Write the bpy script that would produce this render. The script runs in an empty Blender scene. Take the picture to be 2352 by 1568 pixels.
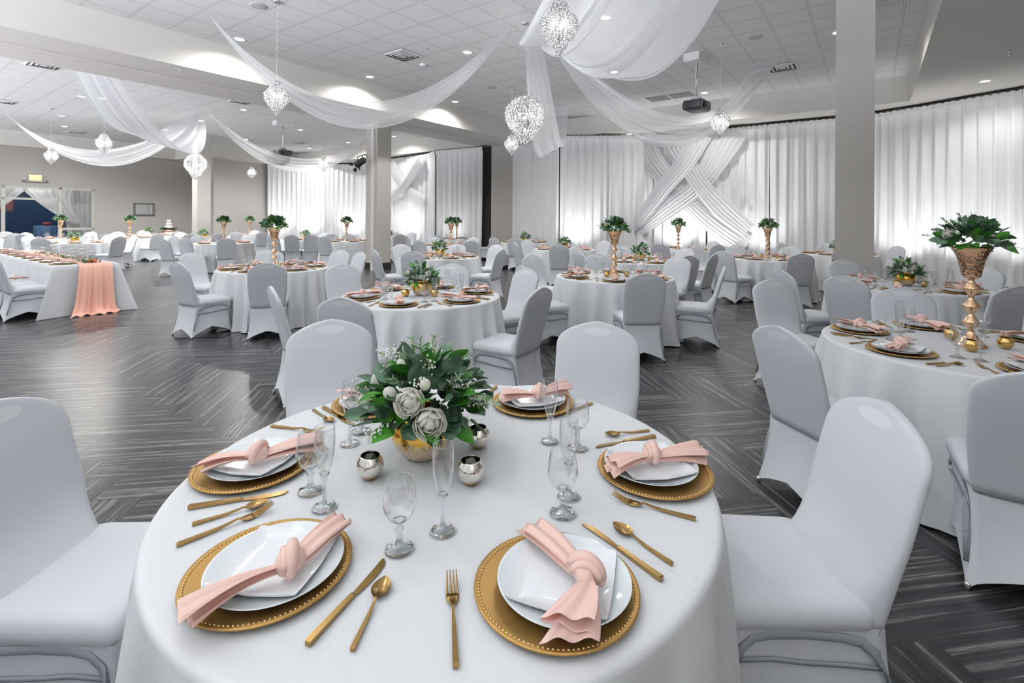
import bpy, math, random
from math import sin, cos, pi, sqrt, atan2, radians, hypot, exp
from mathutils import Vector, Matrix

scn = bpy.context.scene
COL = scn.collection
# ------------------------------------------------------------------ survey
F, CX, CY, ROLL, ZC = 1140.0, 1176.0, 501.0, .006, 1.5
TT = .755          # table top height
CE, SO = 4.85, 4.25
D1 = (.5868, .8098)     # room axis p
D2 = (-.8098, .5868)    # room axis q


def at(x, y, z=None, Y=None):
    """a point of the room seen in the photograph at x, y, at height z or depth Y"""
    dx, dy = x - CX, y - CY
    a = dx + dy * ROLL
    b = dy - dx * ROLL
    if Y is None:
        Y = F * (ZC - z) / b
    return (a * Y / F, Y, ZC - b * Y / F)


def W(p, q):
    return (p * D1[0] + q * D2[0], p * D1[1] + q * D2[1])


def PQ(x, y):
    return (x * D1[0] + y * D1[1], x * D2[0] + y * D2[1])


ANG_P = atan2(D1[1], D1[0])

# ------------------------------------------------------------------ materials


def new_mat(name):
    m = bpy.data.materials.new(name)
    m.use_nodes = True
    nt = m.node_tree
    return m, nt, nt.nodes['Principled BSDF'], nt.nodes['Material Output']


def N(nt, t, **kw):
    n = nt.nodes.new(t)
    for k, v in kw.items():
        setattr(n, k, v)
    return n


def link(nt, a, b):
    nt.links.new(a, b)


def bump(nt, bsdf, scale, strength, dist=.002, detail=2, stretch=None, coord='Object'):
    tc = N(nt, 'ShaderNodeTexCoord')
    no = N(nt, 'ShaderNodeTexNoise')
    no.inputs['Scale'].default_value = scale
    no.inputs['Detail'].default_value = detail
    src = tc.outputs[coord]
    if stretch:
        mp = N(nt, 'ShaderNodeMapping')
        mp.inputs['Scale'].default_value = stretch
        link(nt, src, mp.inputs[0])
        src = mp.outputs[0]
    link(nt, src, no.inputs['Vector'])
    b = N(nt, 'ShaderNodeBump')
    b.inputs['Strength'].default_value = strength
    b.inputs['Distance'].default_value = dist
    link(nt, no.outputs['Fac'], b.inputs['Height'])
    link(nt, b.outputs[0], bsdf.inputs['Normal'])
    return no, b


def simple(name, col, rough=.5, metal=0, bmp=None, sheen=0, spec=.5, coat=0):
    m, nt, b, o = new_mat(name)
    b.inputs['Base Color'].default_value = (*col, 1)
    b.inputs['Roughness'].default_value = rough
    b.inputs['Metallic'].default_value = metal
    b.inputs['Specular IOR Level'].default_value = spec
    if sheen:
        b.inputs['Sheen Weight'].default_value = sheen
        b.inputs['Sheen Roughness'].default_value = .4
    if coat:
        b.inputs['Coat Weight'].default_value = coat
        b.inputs['Coat Roughness'].default_value = .03
    if bmp:
        bump(nt, b, *bmp)
    return m


def ramp_noise(name, c1, c2, scale, rough=.5, metal=0, stretch=None, lo=.4, hi=.6, bmp=0, detail=3):
    m, nt, b, o = new_mat(name)
    tc = N(nt, 'ShaderNodeTexCoord')
    mp = N(nt, 'ShaderNodeMapping')
    mp.inputs['Scale'].default_value = stretch or (1, 1, 1)
    no = N(nt, 'ShaderNodeTexNoise')
    no.inputs['Scale'].default_value = scale
    no.inputs['Detail'].default_value = detail
    r = N(nt, 'ShaderNodeValToRGB')
    r.color_ramp.elements[0].position = lo
    r.color_ramp.elements[1].position = hi
    r.color_ramp.elements[0].color = (*c1, 1)
    r.color_ramp.elements[1].color = (*c2, 1)
    link(nt, tc.outputs['Object'], mp.inputs[0])
    link(nt, mp.outputs[0], no.inputs['Vector'])
    link(nt, no.outputs['Fac'], r.inputs[0])
    link(nt, r.outputs[0], b.inputs['Base Color'])
    b.inputs['Roughness'].default_value = rough
    b.inputs['Metallic'].default_value = metal
    if bmp:
        bn = N(nt, 'ShaderNodeBump')
        bn.inputs['Strength'].default_value = bmp
        bn.inputs['Distance'].default_value = .002
        link(nt, no.outputs['Fac'], bn.inputs['Height'])
        link(nt, bn.outputs[0], b.inputs['Normal'])
    return m


def sheer_mat(name, col, opaque, trans=.5):
    m, nt, b, o = new_mat(name)
    nt.nodes.remove(b)
    d = N(nt, 'ShaderNodeBsdfDiffuse')
    t = N(nt, 'ShaderNodeBsdfTranslucent')
    x = N(nt, 'ShaderNodeBsdfTransparent')
    d.inputs[0].default_value = (*col, 1)
    t.inputs[0].default_value = (*col, 1)
    m1 = N(nt, 'ShaderNodeMixShader')
    m1.inputs[0].default_value = trans
    m2 = N(nt, 'ShaderNodeMixShader')
    lw = N(nt, 'ShaderNodeLayerWeight')
    lw.inputs[0].default_value = .35
    mr = N(nt, 'ShaderNodeMapRange')
    mr.inputs['To Min'].default_value = opaque
    mr.inputs['To Max'].default_value = 1.0
    link(nt, lw.outputs['Facing'], mr.inputs['Value'])
    link(nt, d.outputs[0], m1.inputs[1])
    link(nt, t.outputs[0], m1.inputs[2])
    link(nt, mr.outputs[0], m2.inputs[0])
    link(nt, x.outputs[0], m2.inputs[1])
    link(nt, m1.outputs[0], m2.inputs[2])
    link(nt, m2.outputs[0], o.inputs[0])
    return m


def thin_glass(name, tint=(.97, .98, .98), strength=1.0, rough=0.0, power=2.6):
    """blown glass: reflection by angle over a clear wall"""
    m, nt, b, o = new_mat(name)
    nt.nodes.remove(b)
    g = N(nt, 'ShaderNodeBsdfGlossy')
    g.inputs['Roughness'].default_value = rough
    g.inputs['Color'].default_value = (1, 1, 1, 1)
    x = N(nt, 'ShaderNodeBsdfTransparent')
    x.inputs[0].default_value = (*tint, 1)
    f = N(nt, 'ShaderNodeLayerWeight')
    f.inputs[0].default_value = .5
    pw = math_node(nt, 'POWER', f.outputs['Facing'], power)
    mt = math_node(nt, 'MULTIPLY_ADD', pw, .62 * strength, .05 * strength, True)
    mx = N(nt, 'ShaderNodeMixShader')
    link(nt, mt, mx.inputs[0])
    link(nt, x.outputs[0], mx.inputs[1])
    link(nt, g.outputs[0], mx.inputs[2])
    link(nt, mx.outputs[0], o.inputs[0])
    return m


def solid_glass(name, col=(.95, .98, .98), mixt=.8):
    m, nt, b, o = new_mat(name)
    nt.nodes.remove(b)
    g = N(nt, 'ShaderNodeBsdfGlass')
    g.inputs['Color'].default_value = (*col, 1)
    g.inputs['IOR'].default_value = 1.5
    x = N(nt, 'ShaderNodeBsdfTransparent')
    x.inputs[0].default_value = (.97, .98, .985, 1)
    mx = N(nt, 'ShaderNodeMixShader')
    mx.inputs[0].default_value = mixt
    link(nt, g.outputs[0], mx.inputs[1])
    link(nt, x.outputs[0], mx.inputs[2])
    link(nt, mx.outputs[0], o.inputs[0])
    return m


def emit(name, col, s):
    m, nt, b, o = new_mat(name)
    nt.nodes.remove(b)
    e = N(nt, 'ShaderNodeEmission')
    e.inputs[0].default_value = (*col, 1)
    e.inputs[1].default_value = s
    link(nt, e.outputs[0], o.inputs[0])
    return m


def crystal_mat(name):
    m, nt, b, o = new_mat(name)
    nt.nodes.remove(b)
    g = N(nt, 'ShaderNodeBsdfGlossy')
    g.inputs['Roughness'].default_value = .08
    t = N(nt, 'ShaderNodeBsdfTranslucent')
    t.inputs[0].default_value = (.95, .96, .98, 1)
    x = N(nt, 'ShaderNodeBsdfTransparent')
    a = N(nt, 'ShaderNodeMixShader')
    a.inputs[0].default_value = .06
    c = N(nt, 'ShaderNodeMixShader')
    lw = N(nt, 'ShaderNodeLayerWeight')
    lw.inputs[0].default_value = .5
    link(nt, math_node(nt, 'MULTIPLY_ADD', lw.outputs['Facing'], -.45, .52), c.inputs[0])
    link(nt, g.outputs[0], a.inputs[1])
    link(nt, t.outputs[0], a.inputs[2])
    link(nt, a.outputs[0], c.inputs[1])
    link(nt, x.outputs[0], c.inputs[2])
    link(nt, c.outputs[0], o.inputs[0])
    return m


def chair_mat(name, base, hole):
    m, nt, b, o = new_mat(name)
    b.inputs['Roughness'].default_value = .62
    b.inputs['Specular IOR Level'].default_value = .25
    b.inputs['Sheen Weight'].default_value = .12
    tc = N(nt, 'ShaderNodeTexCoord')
    # paler ellipse painted in for light coming through the frame's grip hole
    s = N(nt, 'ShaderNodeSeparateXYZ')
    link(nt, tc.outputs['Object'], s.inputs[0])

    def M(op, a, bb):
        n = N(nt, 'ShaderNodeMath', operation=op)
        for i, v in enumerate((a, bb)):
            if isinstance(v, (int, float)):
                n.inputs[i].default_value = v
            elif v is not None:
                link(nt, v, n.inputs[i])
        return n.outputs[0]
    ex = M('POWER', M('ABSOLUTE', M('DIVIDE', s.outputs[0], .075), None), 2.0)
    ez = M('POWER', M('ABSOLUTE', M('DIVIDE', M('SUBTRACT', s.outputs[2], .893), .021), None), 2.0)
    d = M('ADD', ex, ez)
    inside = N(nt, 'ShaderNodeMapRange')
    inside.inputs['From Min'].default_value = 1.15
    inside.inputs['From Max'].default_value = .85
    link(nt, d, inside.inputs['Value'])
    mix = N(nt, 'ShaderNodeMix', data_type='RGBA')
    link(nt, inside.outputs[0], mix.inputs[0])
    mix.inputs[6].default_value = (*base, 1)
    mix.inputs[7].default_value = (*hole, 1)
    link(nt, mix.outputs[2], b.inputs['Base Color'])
    no = N(nt, 'ShaderNodeTexNoise')
    no.inputs['Scale'].default_value = 900
    link(nt, tc.outputs['Object'], no.inputs['Vector'])
    bn = N(nt, 'ShaderNodeBump')
    bn.inputs['Strength'].default_value = .12
    bn.inputs['Distance'].default_value = .0006
    link(nt, no.outputs['Fac'], bn.inputs['Height'])
    link(nt, bn.outputs[0], b.inputs['Normal'])
    return m


def cloth_mat(name, col):
    m, nt, b, o = new_mat(name)
    b.inputs['Base Color'].default_value = (*col, 1)
    b.inputs['Roughness'].default_value = .55
    b.inputs['Specular IOR Level'].default_value = .3
    b.inputs['Sheen Weight'].default_value = .15
    tc = N(nt, 'ShaderNodeTexCoord')
    no = N(nt, 'ShaderNodeTexNoise')
    no.inputs['Scale'].default_value = 260
    no.inputs['Detail'].default_value = 4
    mp = N(nt, 'ShaderNodeMapping')
    mp.inputs['Scale'].default_value = (1, .35, .5)
    mp.inputs['Rotation'].default_value = (0, 0, .6)
    link(nt, tc.outputs['Object'], mp.inputs[0])
    link(nt, mp.outputs[0], no.inputs['Vector'])
    # pressed fold lines
    sp = N(nt, 'ShaderNodeSeparateXYZ')
    mp2 = N(nt, 'ShaderNodeMapping')
    mp2.inputs['Rotation'].default_value = (0, 0, -.62)
    link(nt, tc.outputs['Object'], mp2.inputs[0])
    link(nt, mp2.outputs[0], sp.inputs[0])
    acc = None
    for i, off in ((0, .0), (1, .02)):
        a = N(nt, 'ShaderNodeMath', operation='SUBTRACT')
        link(nt, sp.outputs[i], a.inputs[0])
        a.inputs[1].default_value = off
        c = N(nt, 'ShaderNodeMath', operation='ABSOLUTE')
        link(nt, a.outputs[0], c.inputs[0])
        r = N(nt, 'ShaderNodeMapRange')
        r.interpolation_type = 'SMOOTHSTEP'
        r.inputs['From Min'].default_value = .0
        r.inputs['From Max'].default_value = .006
        r.inputs['To Min'].default_value = 1
        r.inputs['To Max'].default_value = 0
        link(nt, c.outputs[0], r.inputs['Value'])
        if acc is None:
            acc = r.outputs[0]
        else:
            s2 = N(nt, 'ShaderNodeMath', operation='MAXIMUM')
            link(nt, acc, s2.inputs[0])
            link(nt, r.outputs[0], s2.inputs[1])
            acc = s2.outputs[0]
    sm = N(nt, 'ShaderNodeMath', operation='MULTIPLY_ADD')
    link(nt, acc, sm.inputs[0])
    sm.inputs[1].default_value = 1.6
    link(nt, no.outputs['Fac'], sm.inputs[2])
    bn = N(nt, 'ShaderNodeBump')
    bn.inputs['Strength'].default_value = .25
    bn.inputs['Distance'].default_value = .0015
    link(nt, sm.outputs[0], bn.inputs['Height'])
    link(nt, bn.outputs[0], b.inputs['Normal'])
    return m


def math_node(nt, op, a, b=None, c=None, clamp=False):
    n = N(nt, 'ShaderNodeMath', operation=op)
    n.use_clamp = clamp
    for i, v in enumerate((a, b, c)):
        if v is None:
            continue
        if isinstance(v, (int, float)):
            n.inputs[i].default_value = v
        else:
            link(nt, v, n.inputs[i])
    return n.outputs[0]


def floor_mat():
    """herringbone of grey wood-look planks, 0.235 x 0.94 m"""
    m, nt, b, o = new_mat('herringbone_floor')
    tc = N(nt, 'ShaderNodeTexCoord')
    mp = N(nt, 'ShaderNodeMapping')
    w = .235
    mp.inputs['Rotation'].default_value = (0, 0, -radians(9.1 - 0))
    mp.inputs['Scale'].default_value = (1 / w, 1 / w, 1)
    th = -radians(9.1)
    cu_ = (-2.643 * cos(th) - 3.968 * sin(th)) / w, (-2.643 * sin(th) + 3.968 * cos(th)) / w
    lx, ly = -cu_[0], -cu_[1] + 5
    mp.inputs['Location'].default_value = (lx, ly, 0)
    link(nt, tc.outputs['Object'], mp.inputs[0])
    s = N(nt, 'ShaderNodeSeparateXYZ')
    link(nt, mp.outputs[0], s.inputs[0])
    u, v = s.outputs[0], s.outputs[1]
    A = lambda *a, **k: math_node(nt, *a, **k)
    i, j = A('FLOOR', u), A('FLOOR', v)
    n = 4
    k = A('FLOORED_MODULO', A('ADD', i, j), 2 * n)
    hor = A('LESS_THAN', k, n - .5)
    fu, fv = A('SUBTRACT', u, i), A('SUBTRACT', v, j)
    # along / across / id for both directions
    al_h, ac_h = A('ADD', k, fu), fv
    idh = A('ADD', A('MULTIPLY', A('SUBTRACT', i, k), 7.13), A('MULTIPLY', j, 3.71))
    kk = A('SUBTRACT', k, n)
    al_v, ac_v = A('ADD', kk, fv), fu
    idv = A('ADD', A('MULTIPLY', A('SUBTRACT', j, kk), 5.37), A('ADD', A('MULTIPLY', i, 9.17), 31.7))

    def sel(a, c):
        mx = N(nt, 'ShaderNodeMix', data_type='FLOAT')
        link(nt, hor, mx.inputs[0])
        link(nt, c, mx.inputs[2])
        link(nt, a, mx.inputs[3])
        return mx.outputs[0]
    al, ac, idd = sel(al_h, al_v), sel(ac_h, ac_v), sel(idh, idv)
    cb = N(nt, 'ShaderNodeCombineXYZ')
    link(nt, A('MULTIPLY', al, .13), cb.inputs[0])
    link(nt, A('MULTIPLY', ac, 5.0), cb.inputs[1])
    link(nt, A('MULTIPLY', idd, 1.7), cb.inputs[2])
    n1 = N(nt, 'ShaderNodeTexNoise')
    n1.inputs['Scale'].default_value = 1.6
    n1.inputs['Detail'].default_value = 3
    n1.inputs['Roughness'].default_value = .6
    n1.inputs['Distortion'].default_value = .08
    link(nt, cb.outputs[0], n1.inputs['Vector'])
    cb2 = N(nt, 'ShaderNodeCombineXYZ')
    link(nt, A('MULTIPLY', al, .6), cb2.inputs[0])
    link(nt, A('MULTIPLY', ac, 22.), cb2.inputs[1])
    link(nt, idd, cb2.inputs[2])
    n2 = N(nt, 'ShaderNodeTexNoise')
    n2.inputs['Scale'].default_value = 1.5
    n2.inputs['Detail'].default_value = 3
    link(nt, cb2.outputs[0], n2.inputs['Vector'])
    r = N(nt, 'ShaderNodeValToRGB')
    els = r.color_ramp.elements
    els[0].position, els[0].color = .38, (.034, .034, .038, 1)
    els[1].position, els[1].color = .80, (.30, .28, .255, 1)
    for pos, c in ((.50, (.050, .050, .054)), (.56, (.070, .068, .070)), (.60, (.22, .21, .195)), (.625, (.070, .068, .069)), (.67, (.25, .235, .215)), (.70, (.09, .088, .086))):
        e = els.new(pos)
        e.color = (*c, 1)
    link(nt, n1.outputs['Fac'], r.inputs[0])
    mx = N(nt, 'ShaderNodeMix', data_type='RGBA', blend_type='MULTIPLY')
    mx.inputs[0].default_value = .8
    r2 = N(nt, 'ShaderNodeMapRange')
    r2.inputs['From Min'].default_value = .35
    r2.inputs['From Max'].default_value = .65
    r2.inputs['To Min'].default_value = .62
    r2.inputs['To Max'].default_value = 1.35
    link(nt, n2.outputs['Fac'], r2.inputs['Value'])
    link(nt, r.outputs[0], mx.inputs[6])
    link(nt, r2.outputs[0], mx.inputs[7])
    # plank seams
    e1 = A('MINIMUM', ac, A('SUBTRACT', 1, ac))
    e2 = A('MINIMUM', al, A('SUBTRACT', n, al))
    seam = A('LESS_THAN', A('MINIMUM', e1, e2), .008)
    mz = N(nt, 'ShaderNodeMix', data_type='RGBA')
    link(nt, A('MULTIPLY', seam, .5), mz.inputs[0])
    link(nt, mx.outputs[2], mz.inputs[6])
    mz.inputs[7].default_value = (.02, .02, .022, 1)
    link(nt, mz.outputs[2], b.inputs['Base Color'])
    b.inputs['Roughness'].default_value = .27
    b.inputs['Specular IOR Level'].default_value = .5
    bn = N(nt, 'ShaderNodeBump')
    bn.inputs['Strength'].default_value = .12
    bn.inputs['Distance'].default_value = .002
    link(nt, n2.outputs['Fac'], bn.inputs['Height'])
    link(nt, bn.outputs[0], b.inputs['Normal'])
    return m


def ceiling_mat():
    m, nt, b, o = new_mat('acoustic_tile')
    tc = N(nt, 'ShaderNodeTexCoord')
    mp = N(nt, 'ShaderNodeMapping')
    mp.inputs['Rotation'].default_value = (0, 0, -ANG_P)
    link(nt, tc.outputs['Object'], mp.inputs[0])
    s = N(nt, 'ShaderNodeSeparateXYZ')
    link(nt, mp.outputs[0], s.inputs[0])
    A = lambda *a, **k: math_node(nt, *a, **k)
    T = .61
    p0 = PQ(*at(1757, 38, CE)[:2])
    q0 = PQ(*at(1738.5, 0, CE)[:2])
    fu = A('FRACT', A('DIVIDE', A('SUBTRACT', s.outputs[0], p0[0] - 40 * T), T))
    fv = A('FRACT', A('DIVIDE', A('SUBTRACT', s.outputs[1], q0[1] - 40 * T), T))
    du = A('ABSOLUTE', A('SUBTRACT', fu, .5))
    dv = A('ABSOLUTE', A('SUBTRACT', fv, .5))
    d = A('MAXIMUM', du, dv)
    bar = A('GREATER_THAN', d, .482)
    edge = A('MULTIPLY', A('GREATER_THAN', d, .470), A('LESS_THAN', d, .482))
    no = N(nt, 'ShaderNodeTexNoise')
    no.inputs['Scale'].default_value = 130
    no.inputs['Detail'].default_value = 2
    link(nt, tc.outputs['Object'], no.inputs['Vector'])
    r = N(nt, 'ShaderNodeValToRGB')
    r.color_ramp.elements[0].position = .35
    r.color_ramp.elements[0].color = (.70, .70, .70, 1)
    r.color_ramp.elements[1].position = .6
    r.color_ramp.elements[1].color = (.82, .82, .82, 1)
    link(nt, no.outputs['Fac'], r.inputs[0])
    a = N(nt, 'ShaderNodeMix', data_type='RGBA')
    link(nt, edge, a.inputs[0])
    link(nt, r.outputs[0], a.inputs[6])
    a.inputs[7].default_value = (.38, .38, .38, 1)
    c = N(nt, 'ShaderNodeMix', data_type='RGBA')
    link(nt, bar, c.inputs[0])
    link(nt, a.outputs[2], c.inputs[6])
    c.inputs[7].default_value = (.78, .78, .78, 1)
    link(nt, c.outputs[2], b.inputs['Base Color'])
    b.inputs['Roughness'].default_value = .9
    return m


def hammered(name, col, scale, rough=.16, stren=.6):
    m, nt, b, o = new_mat(name)
    b.inputs['Base Color'].default_value = (*col, 1)
    b.inputs['Metallic'].default_value = 1
    b.inputs['Roughness'].default_value = rough
    tc = N(nt, 'ShaderNodeTexCoord')
    v = N(nt, 'ShaderNodeTexVoronoi')
    v.inputs['Scale'].default_value = scale
    link(nt, tc.outputs['Object'], v.inputs['Vector'])
    bn = N(nt, 'ShaderNodeBump')
    bn.inputs['Strength'].default_value = stren
    bn.inputs['Distance'].default_value = .004
    link(nt, v.outputs['Distance'], bn.inputs['Height'])
    link(nt, bn.outputs[0], b.inputs['Normal'])
    return m


def bowl_mat():
    """gold leaf dripping over a crackled pale lower body"""
    m, nt, b, o = new_mat('gold_crackle_bowl')
    tc = N(nt, 'ShaderNodeTexCoord')
    s = N(nt, 'ShaderNodeSeparateXYZ')
    link(nt, tc.outputs['Object'], s.inputs[0])
    mp = N(nt, 'ShaderNodeMapping')
    mp.inputs['Scale'].default_value = (95, 95, 6)
    link(nt, tc.outputs['Object'], mp.inputs[0])
    no = N(nt, 'ShaderNodeTexNoise')
    no.inputs['Scale'].default_value = 1
    no.inputs['Detail'].default_value = 3
    link(nt, mp.outputs[0], no.inputs['Vector'])
    A = lambda *a, **k: math_node(nt, *a, **k)
    h = A('ADD', s.outputs[2], A('MULTIPLY', A('SUBTRACT', no.outputs['Fac'], .5), .09))
    fac = N(nt, 'ShaderNodeMapRange')
    fac.inputs['From Min'].default_value = .060
    fac.inputs['From Max'].default_value = .068
    link(nt, h, fac.inputs['Value'])
    vo = N(nt, 'ShaderNodeTexVoronoi', feature='DISTANCE_TO_EDGE')
    vo.inputs['Scale'].default_value = 150
    link(nt, tc.outputs['Object'], vo.inputs['Vector'])
    cr = N(nt, 'ShaderNodeMapRange')
    cr.inputs['From Max'].default_value = .06
    link(nt, vo.outputs['Distance'], cr.inputs['Value'])
    c1 = N(nt, 'ShaderNodeMix', data_type='RGBA')
    link(nt, cr.outputs[0], c1.inputs[0])
    c1.inputs[6].default_value = (.45, .27, .13, 1)
    c1.inputs[7].default_value = (.82, .66, .48, 1)
    c2 = N(nt, 'ShaderNodeMix', data_type='RGBA')
    link(nt, fac.outputs[0], c2.inputs[0])
    link(nt, c1.outputs[2], c2.inputs[6])
    c2.inputs[7].default_value = (.80, .47, .09, 1)
    link(nt, c2.outputs[2], b.inputs['Base Color'])
    mm = N(nt, 'ShaderNodeMapRange')
    mm.inputs['To Min'].default_value = .55
    mm.inputs['To Max'].default_value = 1
    link(nt, fac.outputs[0], mm.inputs['Value'])
    link(nt, mm.outputs[0], b.inputs['Metallic'])
    b.inputs['Roughness'].default_value = .2
    return m


MAT = {}
MAT['floor'] = floor_mat()
MAT['ceiling'] = ceiling_mat()
MAT['wall'] = simple('greige_paint', (.52, .495, .465), .8, bmp=(60, .05))
MAT['soffit'] = simple('greige_soffit_paint', (.70, .675, .64), .7)
MAT['base'] = simple('black_baseboard', (.03, .03, .032), .4)
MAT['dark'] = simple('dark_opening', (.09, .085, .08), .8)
MAT['blue'] = simple('navy_paint', (.012, .045, .115), .7)
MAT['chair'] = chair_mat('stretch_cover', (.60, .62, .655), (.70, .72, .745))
MAT['chair_side'] = simple('stretch_cover_skirt', (.64, .66, .695), .62, spec=.25)
MAT['chair_tube'] = simple('tube_behind_cover', (.33, .35, .38), .6, spec=.25)
MAT['cloth'] = cloth_mat('satin_tablecloth', (.70, .715, .73))
MAT['peach'] = simple('peach_chiffon', (.95, .52, .40), .7, bmp=(90, .3))
MAT['napkin'] = simple('blush_satin_napkin', (1.0, .75, .665), .36, sheen=.3, spec=.5)
_nt = MAT['napkin'].node_tree
_tr = N(_nt, 'ShaderNodeBsdfTranslucent')
_tr.inputs[0].default_value = (1.0, .40, .24, 1)
_mx = N(_nt, 'ShaderNodeMixShader')
_mx.inputs[0].default_value = .24
link(_nt, _nt.nodes['Principled BSDF'].outputs[0], _mx.inputs[1])
link(_nt, _tr.outputs[0], _mx.inputs[2])
link(_nt, _mx.outputs[0], _nt.nodes['Material Output'].inputs[0])
MAT['gold'] = simple('brushed_gold', (.43, .275, .105), .27, 1)
MAT['charger'] = simple('gold_charger', (.52, .31, .10), .42, .75)
MAT['china'] = simple('white_china', (.80, .86, .88), .12, coat=.5)
MAT['china_sq'] = simple('white_square_china', (.86, .89, .92), .10, coat=.5)
MAT['glass'] = thin_glass('clear_glass', (.95, .96, .965), 2.0)
MAT['stem'] = thin_glass('solid_stem_glass', (.90, .93, .94), 2.4, 0, 2.0)
MAT['cylglass'] = thin_glass('candle_cylinder_glass', (.95, .96, .97), 1.8)
MAT['merc_s'] = hammered('mercury_silver', (.80, .77, .70), 160, .08, .06)
_nt = MAT['merc_s'].node_tree
_tc = N(_nt, 'ShaderNodeTexCoord')
_sp = N(_nt, 'ShaderNodeSeparateXYZ')
_r = N(_nt, 'ShaderNodeMapRange')
_r.inputs['From Min'].default_value = .010
_r.inputs['From Max'].default_value = .022
_mc = N(_nt, 'ShaderNodeMix', data_type='RGBA')
_mc.inputs[6].default_value = (.62, .38, .10, 1)
_mc.inputs[7].default_value = (.80, .77, .70, 1)
link(_nt, _tc.outputs['Object'], _sp.inputs[0])
link(_nt, _sp.outputs[2], _r.inputs['Value'])
link(_nt, _r.outputs[0], _mc.inputs[0])
link(_nt, _mc.outputs[2], _nt.nodes['Principled BSDF'].inputs['Base Color'])
MAT['merc_g'] = hammered('mercury_gold', (.75, .48, .17), 160, .08, .06)
MAT['rose_gold'] = hammered('rose_gold_hammered', (.80, .52, .33), 70, .13, .55)
MAT['rose_gold_s'] = simple('rose_gold_polished', (.82, .55, .35), .1, 1)
MAT['bowl'] = bowl_mat()
MAT['leaf_d'] = ramp_noise('eucalyptus_leaf', (.045, .105, .055), (.17, .29, .18), 12, .5)
MAT['leaf_b'] = ramp_noise('glossy_green_leaf', (.04, .17, .02), (.10, .38, .05), 8, .35)
MAT['leaf_p'] = ramp_noise('pale_sprig', (.20, .36, .20), (.50, .66, .50), 20, .6)
MAT['petal'] = simple('cream_petal', (.97, .96, .90), .6, spec=.2)
_nt = MAT['petal'].node_tree
_tr = N(_nt, 'ShaderNodeBsdfTranslucent')
_tr.inputs[0].default_value = (.96, .95, .84, 1)
_mx = N(_nt, 'ShaderNodeMixShader')
_mx.inputs[0].default_value = .45
link(_nt, _nt.nodes['Principled BSDF'].outputs[0], _mx.inputs[1])
link(_nt, _tr.outputs[0], _mx.inputs[2])
link(_nt, _mx.outputs[0], _nt.nodes['Material Output'].inputs[0])
MAT['tiny'] = simple('white_filler_flower', (.86, .88, .86), .6)
MAT['twig'] = simple('yellow_green_stem', (.24, .30, .07), .6)
MAT['coral'] = simple('coral_petal', (.85, .24, .12), .5)
MAT['sheer'] = sheer_mat('sheer_voile', (.80, .81, .84), .38, .45)
MAT['sheer_d'] = sheer_mat('gathered_voile', (.93, .93, .95), .90, .3)
MAT['curtain'] = simple('crushed_white_drape', (.86, .865, .88), .6, sheen=.2, bmp=(26, .35, .012, 3, (1, 1, .25)))
MAT['crystal'] = crystal_mat('crystal')
MAT['chrome'] = simple('chrome', (.75, .75, .76), .12, 1)
MAT['bulb'] = emit('lamp_bulb', (1, .98, .95), 30)
MAT['lens'] = emit('downlight_lens', (1, .99, .97), 22)
MAT['white_p'] = simple('white_plastic', (.78, .78, .78), .5)
MAT['grey_p'] = simple('grey_speaker_grille', (.50, .50, .50), .8)
MAT['grille'] = simple('return_grille_grey', (.30, .30, .30), .8)
MAT['vent_dark'] = simple('vent_shadow_gap', (.12, .12, .12), .7)
MAT['black'] = simple('black_metal', (.015, .015, .017), .4)
MAT['projector'] = simple('projector_shell', (.04, .04, .048), .35)
MAT['exit'] = emit('exit_glow', (1, .36, .16), 2.2)
MAT['exit_t'] = emit('exit_letter_glow', (1, .75, .25), 3.0)
MAT['alu'] = simple('pale_aluminium', (.62, .61, .58), .4, .3)
MAT['mirror'] = simple('mirror_glass', (.92, .92, .92), .03, 1)
MAT['mframe'] = simple('pewter_frame', (.23, .22, .20), .4, .6)
MAT['pane'] = thin_glass('shopfront_pane', (.93, .94, .94), 1.6)
MAT['blue_cloth'] = simple('dusty_blue_cloth', (.045, .11, .22), .6)
MAT['sequin'] = hammered('rose_sequin_cloth', (.72, .48, .40), 60, .3, .8)
MAT['candle'] = simple('white_wax', (.88, .87, .83), .5)
MAT['cake'] = simple('white_icing', (.85, .85, .84), .5)
MAT['wine'] = simple('burgundy_cloth', (.12, .01, .02), .6)
MAT['art'] = ramp_noise('abstract_print', (.05, .08, .14), (.35, .06, .04), 4)

# ------------------------------------------------------------------ mesh helpers


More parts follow.
